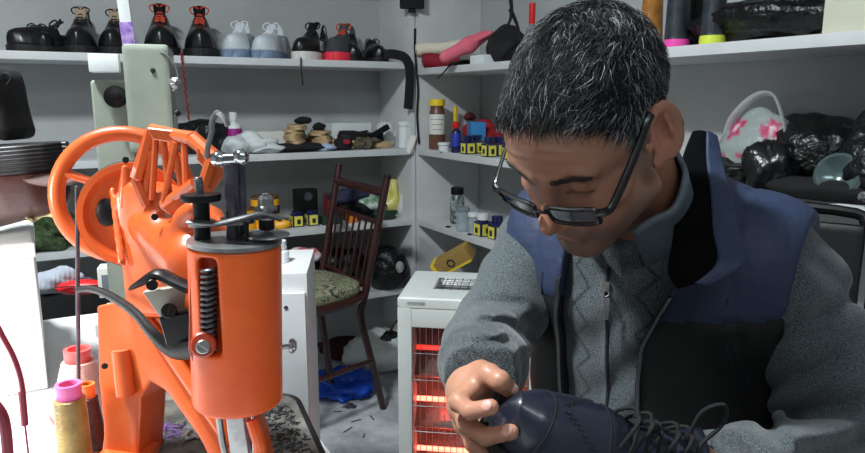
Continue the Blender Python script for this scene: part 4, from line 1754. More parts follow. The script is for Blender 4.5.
# presser foot below the head
mb = MB()
prism_px(mb, [(225, 412), (243, 412), (247, 440), (252, 470), (232, 470), (228, 440)], hy - 0.008, 0.010, 0.002)
mb.tube([W(218, 412, hy + 0.01), W(222, 440, hy + 0.01), W(230, 475, hy + 0.01)], 0.003)
mpart(mb, 'presser_foot', m_steel)
rod('needle', 252, 412, 254, 480, hy, 0.0018, m_chrome)
mb = MB()
mb.tube([W(252, 420, hy - 0.01), W(256, 433, hy - 0.012), W(260, 448, hy - 0.012), W(258, 460, hy - 0.012)], 0.0052, n=10, sub=4)
mpart(mb, 'foot_clamp', m_orange2)
mb = MB()
mb.cyl(W(240, 480, hy), W(240, 475, hy), 0.02)
mb.tube([W(240, 480, hy), W(226, 486, 0.55)], 0.012, n=12)
mpart(mb, 'lower_cylinder_arm', m_orange)
# tall thread-guide rod
mpart(MB().cyl(Vector((W(77, 186, 0.64).x, 0.64, W(77, 186, 0.64).z)), Vector((W(75, 410, 0.64).x, 0.64, TZ)), 0.0020), 'thread_guide_rod', m_dsteel)
# small screws on the castings
for x, y, Y in ((155, 217, 0.572), (105, 366, 0.604), (126, 160, 0.626)):
    mpart(MB().lathe([(0.0030, 0), (0.0028, 0.0015), (0, 0.0018)], W(x, y, Y - 0.004), (0, -1, 0.2), n=12), 'screw', m_blackm)

# ------------------------------------------------------------------ thread cones on the table
def thread_cone(name, x, y, h, r0, r1, mthread, mcore, label, twist=60, base=None):
    t = empty(name, (x, y, TZ), 0, label, 'thread')
    pr = [(r0 * 0.9, 0.006)]
    n = twist
    for i in range(n + 1):
        k = i / n
        pr.append((r0 + (r1 - r0) * k + 0.0005 * (i % 2), 0.006 + (h - 0.020) * k))
    pr.append((r1 * 0.75, h - 0.013))
    MB().lathe(pr, n=36).build('thread', mthread, t, sharp=80)
    MB().lathe([(r1 * 0.80, h - 0.016), (r1 * 0.82, h), (r1 * 0.62, h), (r1 * 0.60, h - 0.02)], n=32, caps=False).build('core', mcore, t, solid=0.001)
    MB().lathe([(r0 * 1.03, 0), (r0 * 1.05, 0.006), (r0 * 0.7, 0.007)], n=32).build('core_base', base or mcore, t)
    return t


def mat_thread(name, c, c2):
    m = mat(name, c, 0.35, col2=c2, vscale=30, wave=('Z', 180, 6), bump=0.5, bdist=0.001, spec=0.6)
    return m


def cone_at(px_l, px_r, py_top, Y, **k):
    c = W((px_l + px_r) / 2, py_top, Y)
    r = (px_r - px_l) / 2 / FPX * Y
    return c.x, c.y, c.z - TZ, r


x, y, h, r = cone_at(53, 83, 384, 0.585)
thread_cone('thread_cone', x, y, h, r * 1.12, r * 1.02, mat_thread('gold_thread', (0.74, 0.62, 0.36), (0.55, 0.44, 0.24)), mat('pink_plastic', (0.95, 0.45, 0.72), 0.4), 'golden beige thread cone with pink core, nearest the camera')
x, y, h, r = cone_at(76, 97, 384, 0.635)
thread_cone('thread_cone', x, y, h, r * 1.45, r * 0.9, mat_thread('plum_thread', (0.26, 0.12, 0.17), (0.16, 0.07, 0.10)), mat('orange_plastic', (0.93, 0.52, 0.25), 0.4), 'dark plum thread cone with orange core behind the golden one')
x, y, h, r = cone_at(62, 93, 349, 0.72)
thread_cone('thread_cone', x, y, h, r * 2.0, r * 1.05, mat_thread('pale_pink_thread', (0.96, 0.76, 0.71), (0.90, 0.66, 0.62)), mat('coral_plastic', (0.93, 0.36, 0.36), 0.4), 'large pale pink thread cone with red core and red base ring')

# metal scraps and small screws on the plate
rngs = random.Random(8)
m_scr = mat('loose_screw_metal', (0.78, 0.78, 0.77), 0.3, metal=0.9)
for i, (x, y) in enumerate(((178, 428), (191, 436), (184, 441), (161, 442))):
    q = Wz(x, y, TZ + 0.0075)
    a = rngs.uniform(0, 6)
    t = empty('small_screw', (q.x, q.y, TZ + 0.0062), a, ('small loose steel screw on the worn plate, farthest from the camera', 'small loose steel screw on the worn plate, nearest the diagonal machine leg', 'small loose steel screw on the worn plate, in the middle of the four', 'small loose steel screw on the worn plate beside the purple thread')[i], 'screw', 'loose screws on the plate')
    MB().cyl((0, 0, 0.0022), (0.014, 0, 0.0022), 0.0018, n=10).build('shank', m_scr, t)
    MB().cyl((-0.002, 0, 0.004), (0, 0, 0.004), 0.0040, n=14).build('screw_head', m_scr, t)
m_scrap = mat('scrap_bits', (0.20, 0.20, 0.20), 0.7)
sc = MB()
for i in range(170):
    yy = rngs.uniform(406, 452)
    q = Wz(rngs.uniform(262, 290 + (yy - 406) * 0.55), yy, TZ + 0.007)
    sc.box((q.x, q.y, TZ + 0.0068), (rngs.uniform(0.002, 0.008), rngs.uniform(0.0008, 0.002), 0.001), rot=(0, 0, rngs.uniform(0, 3)))
o = sc.build('leather_shavings', m_scrap)
tag(o, 'scattered dark shavings at the corner of the worn metal plate', 'shavings', kind='stuff')
th = MB()
for i in range(9):
    base = Wz(rngs.uniform(148, 178), rngs.uniform(432, 452), TZ)
    th.tube([(base.x + rngs.uniform(-0.012, 0.012), base.y + rngs.uniform(-0.012, 0.012), TZ + 0.008 + rngs.uniform(0, 0.004)) for _ in range(6)], 0.0005, n=5, sub=5)
o = th.build('thread_tangle', mat('purple_thread', (0.55, 0.40, 0.68), 0.6))
tag(o, 'tangle of cut purple thread on the worn plate', 'thread', kind='stuff')
# ------------------------------------------------------------------ general builders for the things on the shelves
RN = random.Random(21)


def rotz(a):
    return (0, 0, YAW + math.radians(a))


def lump_mesh(size, seed, amp=0.18, freq=3.0, res=28, flat=True, fold=0.0):
    r_ = np.random.RandomState(seed)
    k = r_.normal(0, 1, (9, 3)) * freq
    ph = r_.uniform(0, 6.28, 9)
    u, v = np.meshgrid(np.linspace(0, 2 * np.pi, res * 2, endpoint=False), np.linspace(0.02, np.pi - 0.02, res))
    D = np.stack([np.cos(u) * np.sin(v), np.sin(u) * np.sin(v), np.cos(v)], -1)
    s = np.zeros(u.shape)
    for i in range(9):
        s += np.sin(D @ k[i] + ph[i]) / 3
    if fold:
        s += fold * (1 - np.abs(np.sin(D @ k[0] * 2.2 + 2 * np.sin(D @ k[1])))) * 2
    R = 1 + amp * s
    P = D * R[..., None] * np.array(size) / 2
    P[..., 2] += size[2] / 2
    if flat:
        P[..., 2] = np.where(P[..., 2] < 0.14 * size[2], 0.14 * size[2] + (P[..., 2] - 0.14 * size[2]) * 0.08, P[..., 2])
        P[..., 2] -= P[..., 2].min()
    V = P.reshape(-1, 3)
    n = res * 2
    F = []
    i = np.arange(n)
    for j in range(res - 1):
        F.append(np.stack([j * n + i, (j + 1) * n + i, (j + 1) * n + (i + 1) % n, j * n + (i + 1) % n], 1))
    # close the poles with thin quads
    F = np.concatenate(F)
    return V, F


def lump(name, loc, rot, size, m, label, cat, seed=1, amp=0.16, freq=3.0, fold=0.0, group=None, res=28):
    V, F = lump_mesh(size, seed, amp, freq, res, True, fold)
    o = mesh_obj(name, V, F, m, None, None, 1)
    o.location = loc
    o.rotation_euler = rot
    tag(o, label, cat, group)
    return o


def lump_part(name, parent, at_, size, m, seed=1, amp=0.16, freq=3.0, fold=0.0, flat=True, rot=(0, 0, 0)):
    V, F = lump_mesh(size, seed, amp, freq, 24, flat, fold)
    o = mesh_obj(name, V, F, m, parent, None, 1)
    o.location = at_
    o.rotation_euler = rot
    return o


def bottle(name, loc, h, r, mb_, mc_, label, cat, ml=None, cap_h=0.2, neck=0.5, lz=(0.12, 0.62), square=False, group=None, ml2=None):
    t = empty(name, loc, (0, 0, YAW), label, cat, group)
    hb_ = h * (1 - cap_h)
    if square:
        MB().box((0, 0, hb_ * 0.44), (2 * r, 2 * r, hb_ * 0.88), bevel=r * 0.2, seg=3).lathe([(r * neck, 0), (r * neck, hb_ * 0.16)], (0, 0, hb_ * 0.86), n=20).build('body', mb_, t)
    else:
        MB().lathe([(r * 0.92, 0), (r, h * 0.02), (r, hb_ * 0.78), (r * 0.92, hb_ * 0.86), (r * neck, hb_ * 0.95), (r * neck, hb_)], n=28).build('body', mb_, t)
    MB().lathe([(r * neck * 1.12, hb_ - 0.001), (r * neck * 1.2, hb_ + 0.001), (r * neck * 1.18, h - 0.001), (r * neck * 1.05, h)], n=24).build('cap', mc_, t)
    if ml:
        z0, z1 = lz[0] * h, lz[1] * h
        if square:
            for a in (0, 1):
                mb = MB()
                s_ = 1.5 * r
                if a == 0:
                    mb.box((0, -r - 0.0002, (z0 + z1) / 2), (s_, 0.0008, z1 - z0))
                else:
                    mb.box((-r - 0.0002, 0, (z0 + z1) / 2), (0.0008, s_, z1 - z0))
                q = mb.build('label_sticker', ml, t)
                if ml2:
                    mb = MB()
                    for i, (u_, w_) in enumerate(((0.05, 0.42),)):
                        zc = z0 + (z1 - z0) * 0.42
                        if a == 0:
                            mb.box((u_ * s_, -r - 0.0008, zc), (w_ * s_, 0.0006, (z1 - z0) * 0.5))
                        else:
                            mb.box((-r - 0.0008, u_ * s_, zc), (0.0006, w_ * s_, (z1 - z0) * 0.5))
                    mb.build('printed_mark', ml2, q)
        else:
            q = MB().lathe([(r + 0.0004, z0), (r + 0.0006, z0 + 0.001), (r + 0.0006, z1 - 0.001), (r + 0.0004, z1)], n=32, caps=False).build('label_sticker', ml, t)
            if ml2:
                mb = MB()
                for i in range(3):
                    a0 = -math.pi / 2 - 0.5
                    zc = z0 + (z1 - z0) * (0.25 + 0.25 * i)
                    mb.tube([((r + 0.0009) * math.cos(a0 + (0.5 + 0.15 * i) * (k / 6 - 0.5) * 2), (r + 0.0009) * math.sin(a0 + (0.5 + 0.15 * i) * (k / 6 - 0.5) * 2), zc) for k in range(7)], 0.0022, n=4, flat=0.4)
                mb.build('printed_mark', ml2, q)
    return t


def carton(name, loc, size, m, label, cat, rot=None, lab=None, group=None, lid=None):
    t = empty(name, loc, rot if rot is not None else (0, 0, YAW), label, cat, group)
    MB().box((0, 0, size[2] / 2), size, bevel=0.0025).build('carton', m, t)
    if lid:
        MB().box((0, 0, size[2] - 0.004), (size[0] + 0.003, size[1] + 0.003, 0.010), bevel=0.001).build('lid', lid, t)
    if lab:
        MB().box((0, -size[1] / 2 - 0.0003, size[2] * 0.5), (size[0] * 0.7, 0.001, size[2] * 0.55)).build('printed_label', lab, t)
    return t


m_blackcloth = mat('black_cloth', (0.06, 0.06, 0.065), 0.9, bump=0.4, bscale=90)
m_blackpl = mat('black_plastic_film', (0.035, 0.035, 0.04), 0.36, bump=0.9, bscale=22, bdist=0.02)
m_whitecloth = mat('white_cloth', (0.80, 0.82, 0.82), 0.85, bump=0.3, bscale=60)
m_red = mat('red_cloth', (0.58, 0.09, 0.14), 0.7, bump=0.3)
m_grey = mat('grey_cloth', (0.45, 0.47, 0.50), 0.85, bump=0.4)
m_yel = mat('yellow_plastic', (0.93, 0.80, 0.16), 0.4)
m_blueb = mat('blue_bottle', (0.09, 0.11, 0.30), 0.25, coat=0.4)
m_whitepl = mat('white_plastic', (0.85, 0.87, 0.87), 0.4)
m_yellab = mat('yellow_label', (0.86, 0.83, 0.32), 0.6)
m_whitelab = mat('white_label', (0.86, 0.86, 0.82), 0.6)
m_darkink = mat('printed_ink', (0.12, 0.12, 0.14), 0.7)
m_redpl = mat('red_plastic', (0.80, 0.10, 0.12), 0.4)
m_brownb = mat('brown_glue', (0.42, 0.28, 0.22), 0.35)
m_cork = mat('insole_board', (0.74, 0.63, 0.47), 0.85, var=0.12, vscale=30)
m_whiteS = mat('white_sneaker_leather', (0.80, 0.83, 0.85), 0.5, var=0.08, vscale=30)
m_whsole = mat('white_rubber', (0.84, 0.84, 0.81), 0.6)
m_bwsole = mat('blue_grey_rubber', (0.45, 0.52, 0.62), 0.6, var=0.3, vscale=40)
m_redsole = mat('red_foam_sole', (0.92, 0.20, 0.28), 0.6)
m_greyS = mat('grey_mesh_upper', (0.24, 0.25, 0.27), 0.85, bump=0.4, bscale=250)
m_lace_w = mat('white_lace', (0.85, 0.86, 0.86), 0.8)
m_lace_r = mat('red_lace', (0.75, 0.25, 0.15), 0.8)
m_tan = mat('tan_lining', (0.62, 0.54, 0.45), 0.8)

# ------------------------------------------------------------------ shoes on the top shelf
ST = {
    'black': dict(upper=m_bl, sole=m_blsole, lace=m_lace_bl, toe_h=0.055, col_h=0.09, W=0.050),
    'boot': dict(upper=m_bl, sole=m_blsole, lace=m_lace_r, toe_h=0.070, col_h=0.165, W=0.058, sole_h=0.026),
    'blackboot': dict(upper=m_bl, sole=m_blsole, lace=m_lace_bl, toe_h=0.070, col_h=0.165, W=0.058, sole_h=0.026, tongue=m_tan),
    'white': dict(upper=m_whiteS, sole=m_bwsole, lace=m_lace_w, toe_h=0.058, col_h=0.12, W=0.052, sole_h=0.028),
    'stripe': dict(upper=m_bl, sole=m_whsole, lace=m_lace_bl, toe_h=0.056, col_h=0.13, W=0.052, sole_h=0.030, stripes=m_lace_w),
    'runner': dict(upper=m_greyS, sole=m_redsole, lace=m_lace_r, toe_h=0.060, col_h=0.13, W=0.052, sole_h=0.032, stripes=m_red),
}
zt = ZL[0] + 0.0005
SHOES = [
    ('black', 8, 0.03, -62, 1.0, 'black low shoe at the left end of the top shoe shelf', 'shoe'),
    ('black', 46, 0.02, 8, 0.9, 'black laced shoe with toe to the front, left of the tan-tongued boots', 'shoe'),
    ('blackboot', 77, 0.02, -12, 0.88, 'tall black boot with tan tongue, left one of the pair beside the thread post', 'boot'),
    ('blackboot', 111, 0.03, -14, 0.88, 'tall black boot with tan tongue, right one of the pair beside the thread post', 'boot'),
    ('boot', 161, 0.01, -10, 1.03, 'black work boot with red laces, left one of its pair', 'boot'),
    ('boot', 201, 0.01, -12, 1.03, 'black work boot with red laces, right one of its pair', 'boot'),
    ('white', 231, 0.02, -28, 0.98, 'white sneaker with blue-grey sole beside the red-laced boots', 'sneaker'),
    ('white', 259, 0.02, -34, 0.98, 'white sneaker with blue-grey sole beside the black striped sneaker', 'sneaker'),
    ('stripe', 298, 0.03, -42, 0.98, 'black sneaker with three white stripes and white sole', 'sneaker'),
    ('runner', 332, 0.02, -40, 0.98, 'grey and red running shoe with bright red sole', 'sneaker'),
    ('black', 355, 0.03, -8, 0.93, 'plain black lace shoe next to the red-soled running shoe', 'shoe'),
    ('black', 381, 0.03, -10, 0.93, 'plain black lace shoe at the right end of the shoe shelf', 'shoe'),
]
for st, px, w, ang, sc_, lab, cat in SHOES:
    o = make_shoe('sneaker' if cat == 'sneaker' else 'work_boot' if cat == 'boot' else 'black_shoe', ST[st], lab, cat, h=0.0055)
    o.location = left_at(px, w, zt)
    o.rotation_euler = rotz(90 + ang)
    o.scale = (sc_ * (0.93 if abs(ang) < 30 else 1),) + (sc_, sc_)
# a loose strap hanging from the striped sneaker and the shelf end
p0 = left_at(301, -0.006, zt)
mb = MB()
mb.tube([left_at(301, 0.015, ZL[0] + 0.004), left_at(301, -0.004, ZL[0] + 0.003), left_at(301, -0.007, ZL[0] - 0.03), left_at(303, -0.007, ZL[0] - 0.10)], 0.0028, n=6, sub=4)
tag(mb.build('shoelace', m_lace_bl), 'black lace hanging over the shelf edge below the striped sneaker', 'shoelace')
mb = MB()
mb.tube([left_at(384, 0.02, ZL[0] + 0.030), left_at(395, 0.0, ZL[0] + 0.030), left_at(406, -0.012, ZL[0] + 0.012), left_at(410, -0.013, ZL[0] - 0.05), left_at(408, -0.012, ZL[0] - 0.19)], 0.020, n=10, sub=6, flat=0.16, up=(0, 1, 0))
tag(mb.build('leather_strap', m_blackcloth), 'wide black strap hanging down the shelf upright in the corner', 'strap')
mb = MB()
mb.tube([left_at(415, -0.008, 1.49), left_at(415, -0.010, 1.40), left_at(418, -0.012, 1.25), left_at(417, -0.012, 1.14), left_at(419, -0.012, 1.02)], 0.0045, n=7, sub=5)
tag(mb.build('braided_cord', m_blackcloth), 'thin dark cord hanging in the corner between the two shelf units', 'cord')
mb = MB()
mb.box((0, 0, 0), (0.10, 0.03, 0.07), bevel=0.01)
mb.box((0.0, 0, -0.04), (0.03, 0.012, 0.02), bevel=0.003)
o = mb.build('black_pouch', m_blackcloth)
o.location = left_at(412, -0.02, 1.60)
tag(o, 'small black pouch hanging at the top of the corner upright', 'pouch')

# ------------------------------------------------------------------ middle shelf, back wall
zm = ZL[1] + 0.0005
m_purple = mat('purple_label', (0.58, 0.12, 0.48), 0.5)
bottle('squeeze_bottle', left_at(235, 0.14, zm), 0.155, 0.030, m_whitepl, m_whitepl, 'white squeeze bottle with a purple label on the middle shelf', 'bottle', m_purple, cap_h=0.22, neck=0.42, lz=(0.1, 0.6))
lump('white_rag', left_at(243, 0.07, zm), rotz(10), (0.15, 0.14, 0.085), m_whitecloth, 'crumpled white rag lying in front of the purple-labelled bottle', 'cloth', 3, 0.22, 3.4, 0.25)
lump('white_rag', left_at(266, 0.05, zm), rotz(-10), (0.12, 0.10, 0.06), m_whitecloth, 'crumpled white rag beside the dark folded leather', 'cloth', 5, 0.22, 3.4, 0.25)
lump('leather_scrap', left_at(296, 0.055, zm), rotz(4), (0.29, 0.11, 0.038), m_blackcloth, 'flat dark leather piece in front of the insole stacks', 'leather', 9, 0.14, 2.6, 0.1)
lump('black_bag', left_at(205, 0.16, zm), rotz(0), (0.20, 0.16, 0.13), m_blackpl, 'shiny black bundle at the left of the white rags', 'bag', 11, 0.22, 3.2, 0.2)
m_pap = mat('paper_sheet', (0.86, 0.86, 0.84), 0.7)
carton('paper_box', left_at(262, 0.24, zm), (0.20, 0.10, 0.075), m_pap, 'flat pale box at the back behind the white rags', 'box')
ins = None


def insole(loc, rot, m, label, group):
    xs = np.linspace(0, 1, 14)
    wv = np.interp(xs, [0, 0.08, 0.3, 0.6, 0.85, 1], [0.010, 0.030, 0.040, 0.028, 0.032, 0.012])
    pts = [(x * 0.24 - 0.12, w) for x, w in zip(xs, wv)] + [(x * 0.24 - 0.12, -w) for x, w in list(zip(xs, wv))[::-1]]
    o = MB().prism(pts, 0, 0.008, bevel=0.0015).build('insole', m)
    o.location = loc
    o.rotation_euler = rot
    tag(o, label, 'insole', group)
    return o


ORD = ['lowest', 'second from the bottom', 'third from the bottom', 'fourth from the bottom', 'fifth from the bottom', 'sixth from the bottom', 'seventh from the bottom', 'eighth from the bottom', 'ninth from the bottom', 'tenth from the bottom', 'second from the top', 'topmost']
proto = insole(left_at(295, 0.15, zm), rotz(72), m_cork, 'beige insole, lowest of the taller insole stack', 'insoles in the tall stack')
for i in range(1, 12):
    c_ = proto.copy()
    COL.objects.link(c_)
    c_['label'] = 'beige insole, %s of the taller insole stack' % ORD[i]
    c_.location = left_at(295 + RN.uniform(-1.5, 1.5), 0.15, zm + 0.0086 * i)
    c_.rotation_euler = rotz(72 + RN.uniform(-7, 7))
for i in range(9):
    c_ = proto.copy()
    COL.objects.link(c_)
    c_['label'] = 'beige insole, %s of the lower insole stack' % (ORD[i] if i < 8 else 'topmost')
    c_['group'] = 'insoles in the lower stack'
    c_.location = left_at(319 + RN.uniform(-1.5, 1.5), 0.16, zm + 0.0086 * i)
    c_.rotation_euler = rotz(80 + RN.uniform(-8, 8))
lump('rubber_heel', left_at(303, 0.16, zm + 0.105), rotz(5), (0.075, 0.06, 0.035), m_blackcloth, 'black round heel piece on top of the tall insole stack', 'heel', 13, 0.1)
lump('rubber_heel', left_at(319, 0.15, zm + 0.079), rotz(5), (0.06, 0.05, 0.035), m_blackcloth, 'black round heel piece on top of the lower insole stack', 'heel', 14, 0.1)
carton('shoe_box_lid', left_at(348, 0.22, zm + 0.0), (0.18, 0.10, 0.105), m_whitepl, 'pale box at the back of the middle shelf right of the insoles', 'box')
bl_ = make_shoe('shoe_sole', dict(upper=m_blackcloth, sole=m_blsole, toe_h=0.02, col_h=0.03, W=0.045), 'black rubber half shoe lying on clutter right of the insoles', 'shoe sole', h=0.006)
bl_.location = left_at(338, 0.11, zm + 0.045)
bl_.rotation_euler = (0, 0.1, YAW + math.radians(5))
bl_.scale = (0.75, 0.8, 0.9)
lump('cork_scraps', left_at(338, 0.10, zm), rotz(5), (0.16, 0.10, 0.044), m_cork, 'brown and beige leather offcuts under the black rubber piece', 'offcuts', 20, 0.25, 4)
lump('blue_grey_cloth', left_at(325, 0.04, zm), rotz(5), (0.08, 0.06, 0.035), mat('light_blue_cloth', (0.62, 0.68, 0.78), 0.8), 'pale blue cloth scrap at the front edge below the insoles', 'cloth', 22, 0.2)
o = lump('heel_counter', left_at(344, 0.045, zm), rotz(5), (0.085, 0.05, 0.06), m_blackcloth, 'black moulded heel piece with a red patch', 'heel', 23, 0.12)
q = MB().lathe([(0.012, 0), (0.011, 0.002), (0, 0.003)], (0, -0.028, 0.035), (0, -1, 0.5), 16, sx=1.3).build('red_patch', m_red, o)
lump('white_packet', left_at(385, 0.19, zm), rotz(-10), (0.10, 0.09, 0.11), m_whitecloth, 'crumpled white paper packet behind the white bottle', 'packet', 24, 0.2, 3, 0.2)
lump('dark_offcuts', left_at(363, 0.08, zm), rotz(0), (0.12, 0.09, 0.055), mat('dark_offcuts', (0.20, 0.19, 0.18), 0.8, col2=(0.42, 0.36, 0.28), vscale=40), 'heap of dark leather offcuts left of the white bottle', 'offcuts', 25, 0.28, 5)
lump('beige_brush', left_at(383, 0.07, zm), rotz(12), (0.09, 0.04, 0.035), m_cork, 'beige brush head beside the white bottle', 'brush', 26, 0.1)
mb = MB()
mb.box((0, 0, 0), (0.10, 0.022, 0.022), bevel=0.004)
o = mb.build('brush_handle', m_blackm)
o.location = left_at(379, 0.09, zm + 0.068)
o.rotation_euler = (0, -0.45, YAW + 0.1)
tag(o, 'black bar-shaped tool lying tilted over the offcuts', 'tool')
bottle('white_bottle', left_at(404, 0.05, zm), 0.112, 0.024, m_whitepl, m_whitepl, 'white cylindrical bottle beside the corner upright', 'bottle', None, cap_h=0.16, neck=0.9)
mb = MB()
mb.grid(lambda u, v: Vector(((u - 0.5) * 0.035, 0.006 * math.sin(u * 5 + v * 3), -0.08 * v)), 6, 10)
o = mb.build('paper_tag', m_pap, solid=0.001)
o.location = left_at(413, -0.014, zm + 0.055)
o.rotation_euler = (0.05, 0.15, YAW)
tag(o, 'white paper scrap hanging on the front of the corner upright', 'paper')

# ------------------------------------------------------------------ lower shelf, back wall
zl = ZL[2] + 0.0005
m_tin = mat('yellow_tin', (0.95, 0.68, 0.12), 0.4)
for px, w, h_, r_, lab in ((243, 0.12, 0.085, 0.052, 'yellow glue tin with black band behind the needle head, left one'), (266, 0.13, 0.125, 0.056, 'larger yellow glue tin with black band and brown lid')):
    t = empty('glue_tin', left_at(px, w, zl), (0, 0, YAW), lab, 'tin')
    MB().lathe([(r_ * 0.97, 0), (r_, 0.002), (r_, h_ * 0.9), (r_ * 0.97, h_ * 0.92)], n=32).build('body', m_tin, t)
    MB().lathe([(r_ + 0.0006, h_ * 0.45), (r_ + 0.001, h_ * 0.46), (r_ + 0.001, h_ * 0.70), (r_ + 0.0006, h_ * 0.71)], n=32, caps=False).build('black_band', m_darkink, t)
    MB().lathe([(r_ * 0.98, h_ * 0.91), (r_ * 0.98, h_), (r_ * 0.85, h_), (r_ * 0.84, h_ * 0.97), (0, h_ * 0.97)], n=32).build('lid', mat('rusty_lid', (0.40, 0.28, 0.18), 0.6, var=0.3, vscale=30), t)
lump('glue_lump', left_at(283, 0.06, zl), rotz(0), (0.075, 0.05, 0.04), m_tin, 'orange-yellow sponge in front of the glue tins', 'sponge', 31, 0.15)
for px, lab in ((297, 'dark ink box with yellow label, left one of two under the round black case'), (312, 'dark ink box with yellow label, right one of two under the round black case')):
    bottle('ink_bottle', left_at(px, 0.07, zl), 0.062, 0.023, m_blueb, m_blueb, lab, 'bottle', m_yellab, cap_h=0.08, neck=0.8, square=True, lz=(0.08, 0.72), ml2=m_darkink)
t = empty('speaker_case', left_at(306, 0.16, zl), (0, 0, YAW), 'black square device with a round lens standing behind the ink boxes', 'device')
MB().box((0, 0, 0.07), (0.095, 0.05, 0.14), bevel=0.008).build('case', m_blackm, t)
MB().lathe([(0.018, 0), (0.018, 0.004), (0.013, 0.005), (0.012, 0.002), (0, 0.002)], (0.005, -0.025, 0.11), (0, -1, 0), 24).build('lens_ring', m_dsteel, t)
m_green = mat('green_case', (0.12, 0.22, 0.18), 0.5)
carton('green_case', left_at(330, 0.06, zl), (0.075, 0.05, 0.035), m_green, 'small dark green box left of the wooden chair back', 'box')
carton('red_box', left_at(332, 0.17, zl), (0.05, 0.06, 0.11), mat('dull_red_box', (0.48, 0.12, 0.16), 0.6), 'dull red box standing behind the chair post on the lower shelf', 'box')
m_navyc = mat('navy_cloth', (0.14, 0.14, 0.26), 0.8)
lump('navy_cap', left_at(348, 0.12, zl + 0.07), rotz(-20), (0.16, 0.09, 0.07), m_navyc, 'navy cloth bundle on top of the heap behind the chair back', 'cloth', 33, 0.15)
lump('green_white_bag', left_at(367, 0.11, zl + 0.02), rotz(-20), (0.14, 0.09, 0.10), mat('green_print_plastic', (0.22, 0.45, 0.25), 0.4, col2=(0.82, 0.86, 0.84), vscale=22, bump=0.4), 'green and white printed plastic bag behind the chair back', 'bag', 34, 0.2, 3, 0.2)
lump('dark_heap', left_at(357, 0.13, zl), rotz(0), (0.22, 0.12, 0.09), m_blackcloth, 'dark cloth heap under the printed bag on the lower shelf', 'cloth', 35, 0.2)
carton('orange_box', left_at(351, 0.05, zl), (0.042, 0.03, 0.034), mat('orange_box', (0.90, 0.50, 0.12), 0.5), 'small orange box seen between the chair spindles', 'box')
lump('yellow_bag', left_at(392, 0.16, zl), rotz(0), (0.10, 0.10, 0.17), mat('yellow_film', (0.80, 0.76, 0.34), 0.35, bump=0.6, bscale=30, bdist=0.01, col2=(0.88, 0.85, 0.55), vscale=15), 'crumpled yellow plastic bag near the corner on the lower shelf', 'bag', 36, 0.2, 3, 0.2)
lump('white_packet', left_at(404, 0.11, zl), rotz(0), (0.055, 0.06, 0.14), m_whitecloth, 'upright white packet beside the yellow bag', 'packet', 37, 0.15, 3, 0.2)
lump('green_scrap', left_at(385, 0.05, zl), rotz(0), (0.12, 0.06, 0.045), m_green, 'dark green cloth scrap in front of the yellow bag', 'cloth', 38, 0.2)
# far left part of the lower shelves, seen through the machine
lump('green_net', left_at(48, 0.10, zl), rotz(0), (0.22, 0.18, 0.14), mat('green_net', (0.14, 0.22, 0.12), 0.8, col2=(0.30, 0.38, 0.22), vscale=50, bump=0.8, bscale=60, bdist=0.01), 'dark green netting bundle on the lower shelf behind the hand wheel', 'bundle', 41, 0.2, 4, 0.3)
lump('black_bag', left_at(90, 0.12, zl), rotz(0), (0.24, 0.18, 0.12), m_blackcloth, 'black cloth bag on the lower shelf behind the belt pulley', 'bag', 42, 0.2, 3, 0.2)
zb = ZL[3] + 0.0005
lump('black_bag', left_at(60, 0.12, zb), rotz(0), (0.32, 0.22, 0.20), m_blackcloth, 'large black bag on the bottom shelf left of the white cabinet', 'bag', 43, 0.16, 3, 0.2)
lump('grey_cloth', left_at(62, 0.04, zb + 0.17), rotz(0), (0.16, 0.10, 0.05), m_grey, 'grey cloth on top of the black bag on the bottom shelf', 'cloth', 44, 0.2, 4, 0.3)
lump('black_bag', left_at(225, 0.14, zb), rotz(0), (0.38, 0.22, 0.22), m_blackcloth, 'long black bundle on the bottom shelf behind the needle head', 'bag', 45, 0.14, 3, 0.2)
m_dkclutter = mat('dark_clutter', (0.05, 0.05, 0.055), 0.5, bump=0.8, bscale=25, bdist=0.01)
lump('black_bag', left_at(340, 0.14, zb), rotz(0), (0.24, 0.20, 0.20), m_blackpl, 'shiny black plastic bag on the bottom shelf behind the chair spindles', 'bag', 46, 0.2, 3, 0.3)
t = empty('motorcycle_helmet', left_at(388, 0.06, zb), (0, 0, YAW), 'black helmet with a round clear lamp beside the corner upright', 'helmet')
lump_part('shell', t, (0, 0, 0), (0.19, 0.20, 0.21), m_blackpl, 47, 0.06, 2)
MB().lathe([(0.020, 0), (0.019, 0.005), (0.010, 0.009), (0, 0.010)], (0.012, -0.093, 0.105), (0.1, -1, 0), 24, sy=1.3).build('lamp_lens', mat('clear_lamp', (0.8, 0.82, 0.8), 0.15, metal=0.5), t)
lump('red_white_bag', left_at(302, 0.02, zb + 0.165), rotz(0), (0.13, 0.10, 0.06), mat('red_white_print', (0.78, 0.12, 0.20), 0.5, col2=(0.85, 0.84, 0.86), vscale=26), 'crumpled red and white printed wrapper above the patterned seat', 'wrapper', 48, 0.2, 3, 0.2)
lump('black_bag', left_at(300, 0.10, zb), rotz(0), (0.24, 0.20, 0.165), m_blackcloth, 'black bag under the red and white wrapper', 'bag', 49, 0.12, 3, 0.1)

# ------------------------------------------------------------------ right unit
zt2 = ZR[0] + 0.0005
VW_ = YAW


def rolled(name, loc, rot, L, r, m, label, cat):
    t = empty(name, loc, rot, label, cat)
    MB().tube([(x * L - L / 2, 0.004 * math.sin(x * 7), r + 0.003 * math.sin(x * 9)) for x in np.linspace(0, 1, 14)], r, n=20).build('roll', m, t)
    sp_ = [(-L / 2 - 0.001, (r * 0.85 * k / 40) * math.cos(k * 0.5), r + (r * 0.85 * k / 40) * math.sin(k * 0.5)) for k in range(1, 41)]
    MB().tube(sp_, 0.0012, n=5).build('spiral_edge', m, t)
    return t


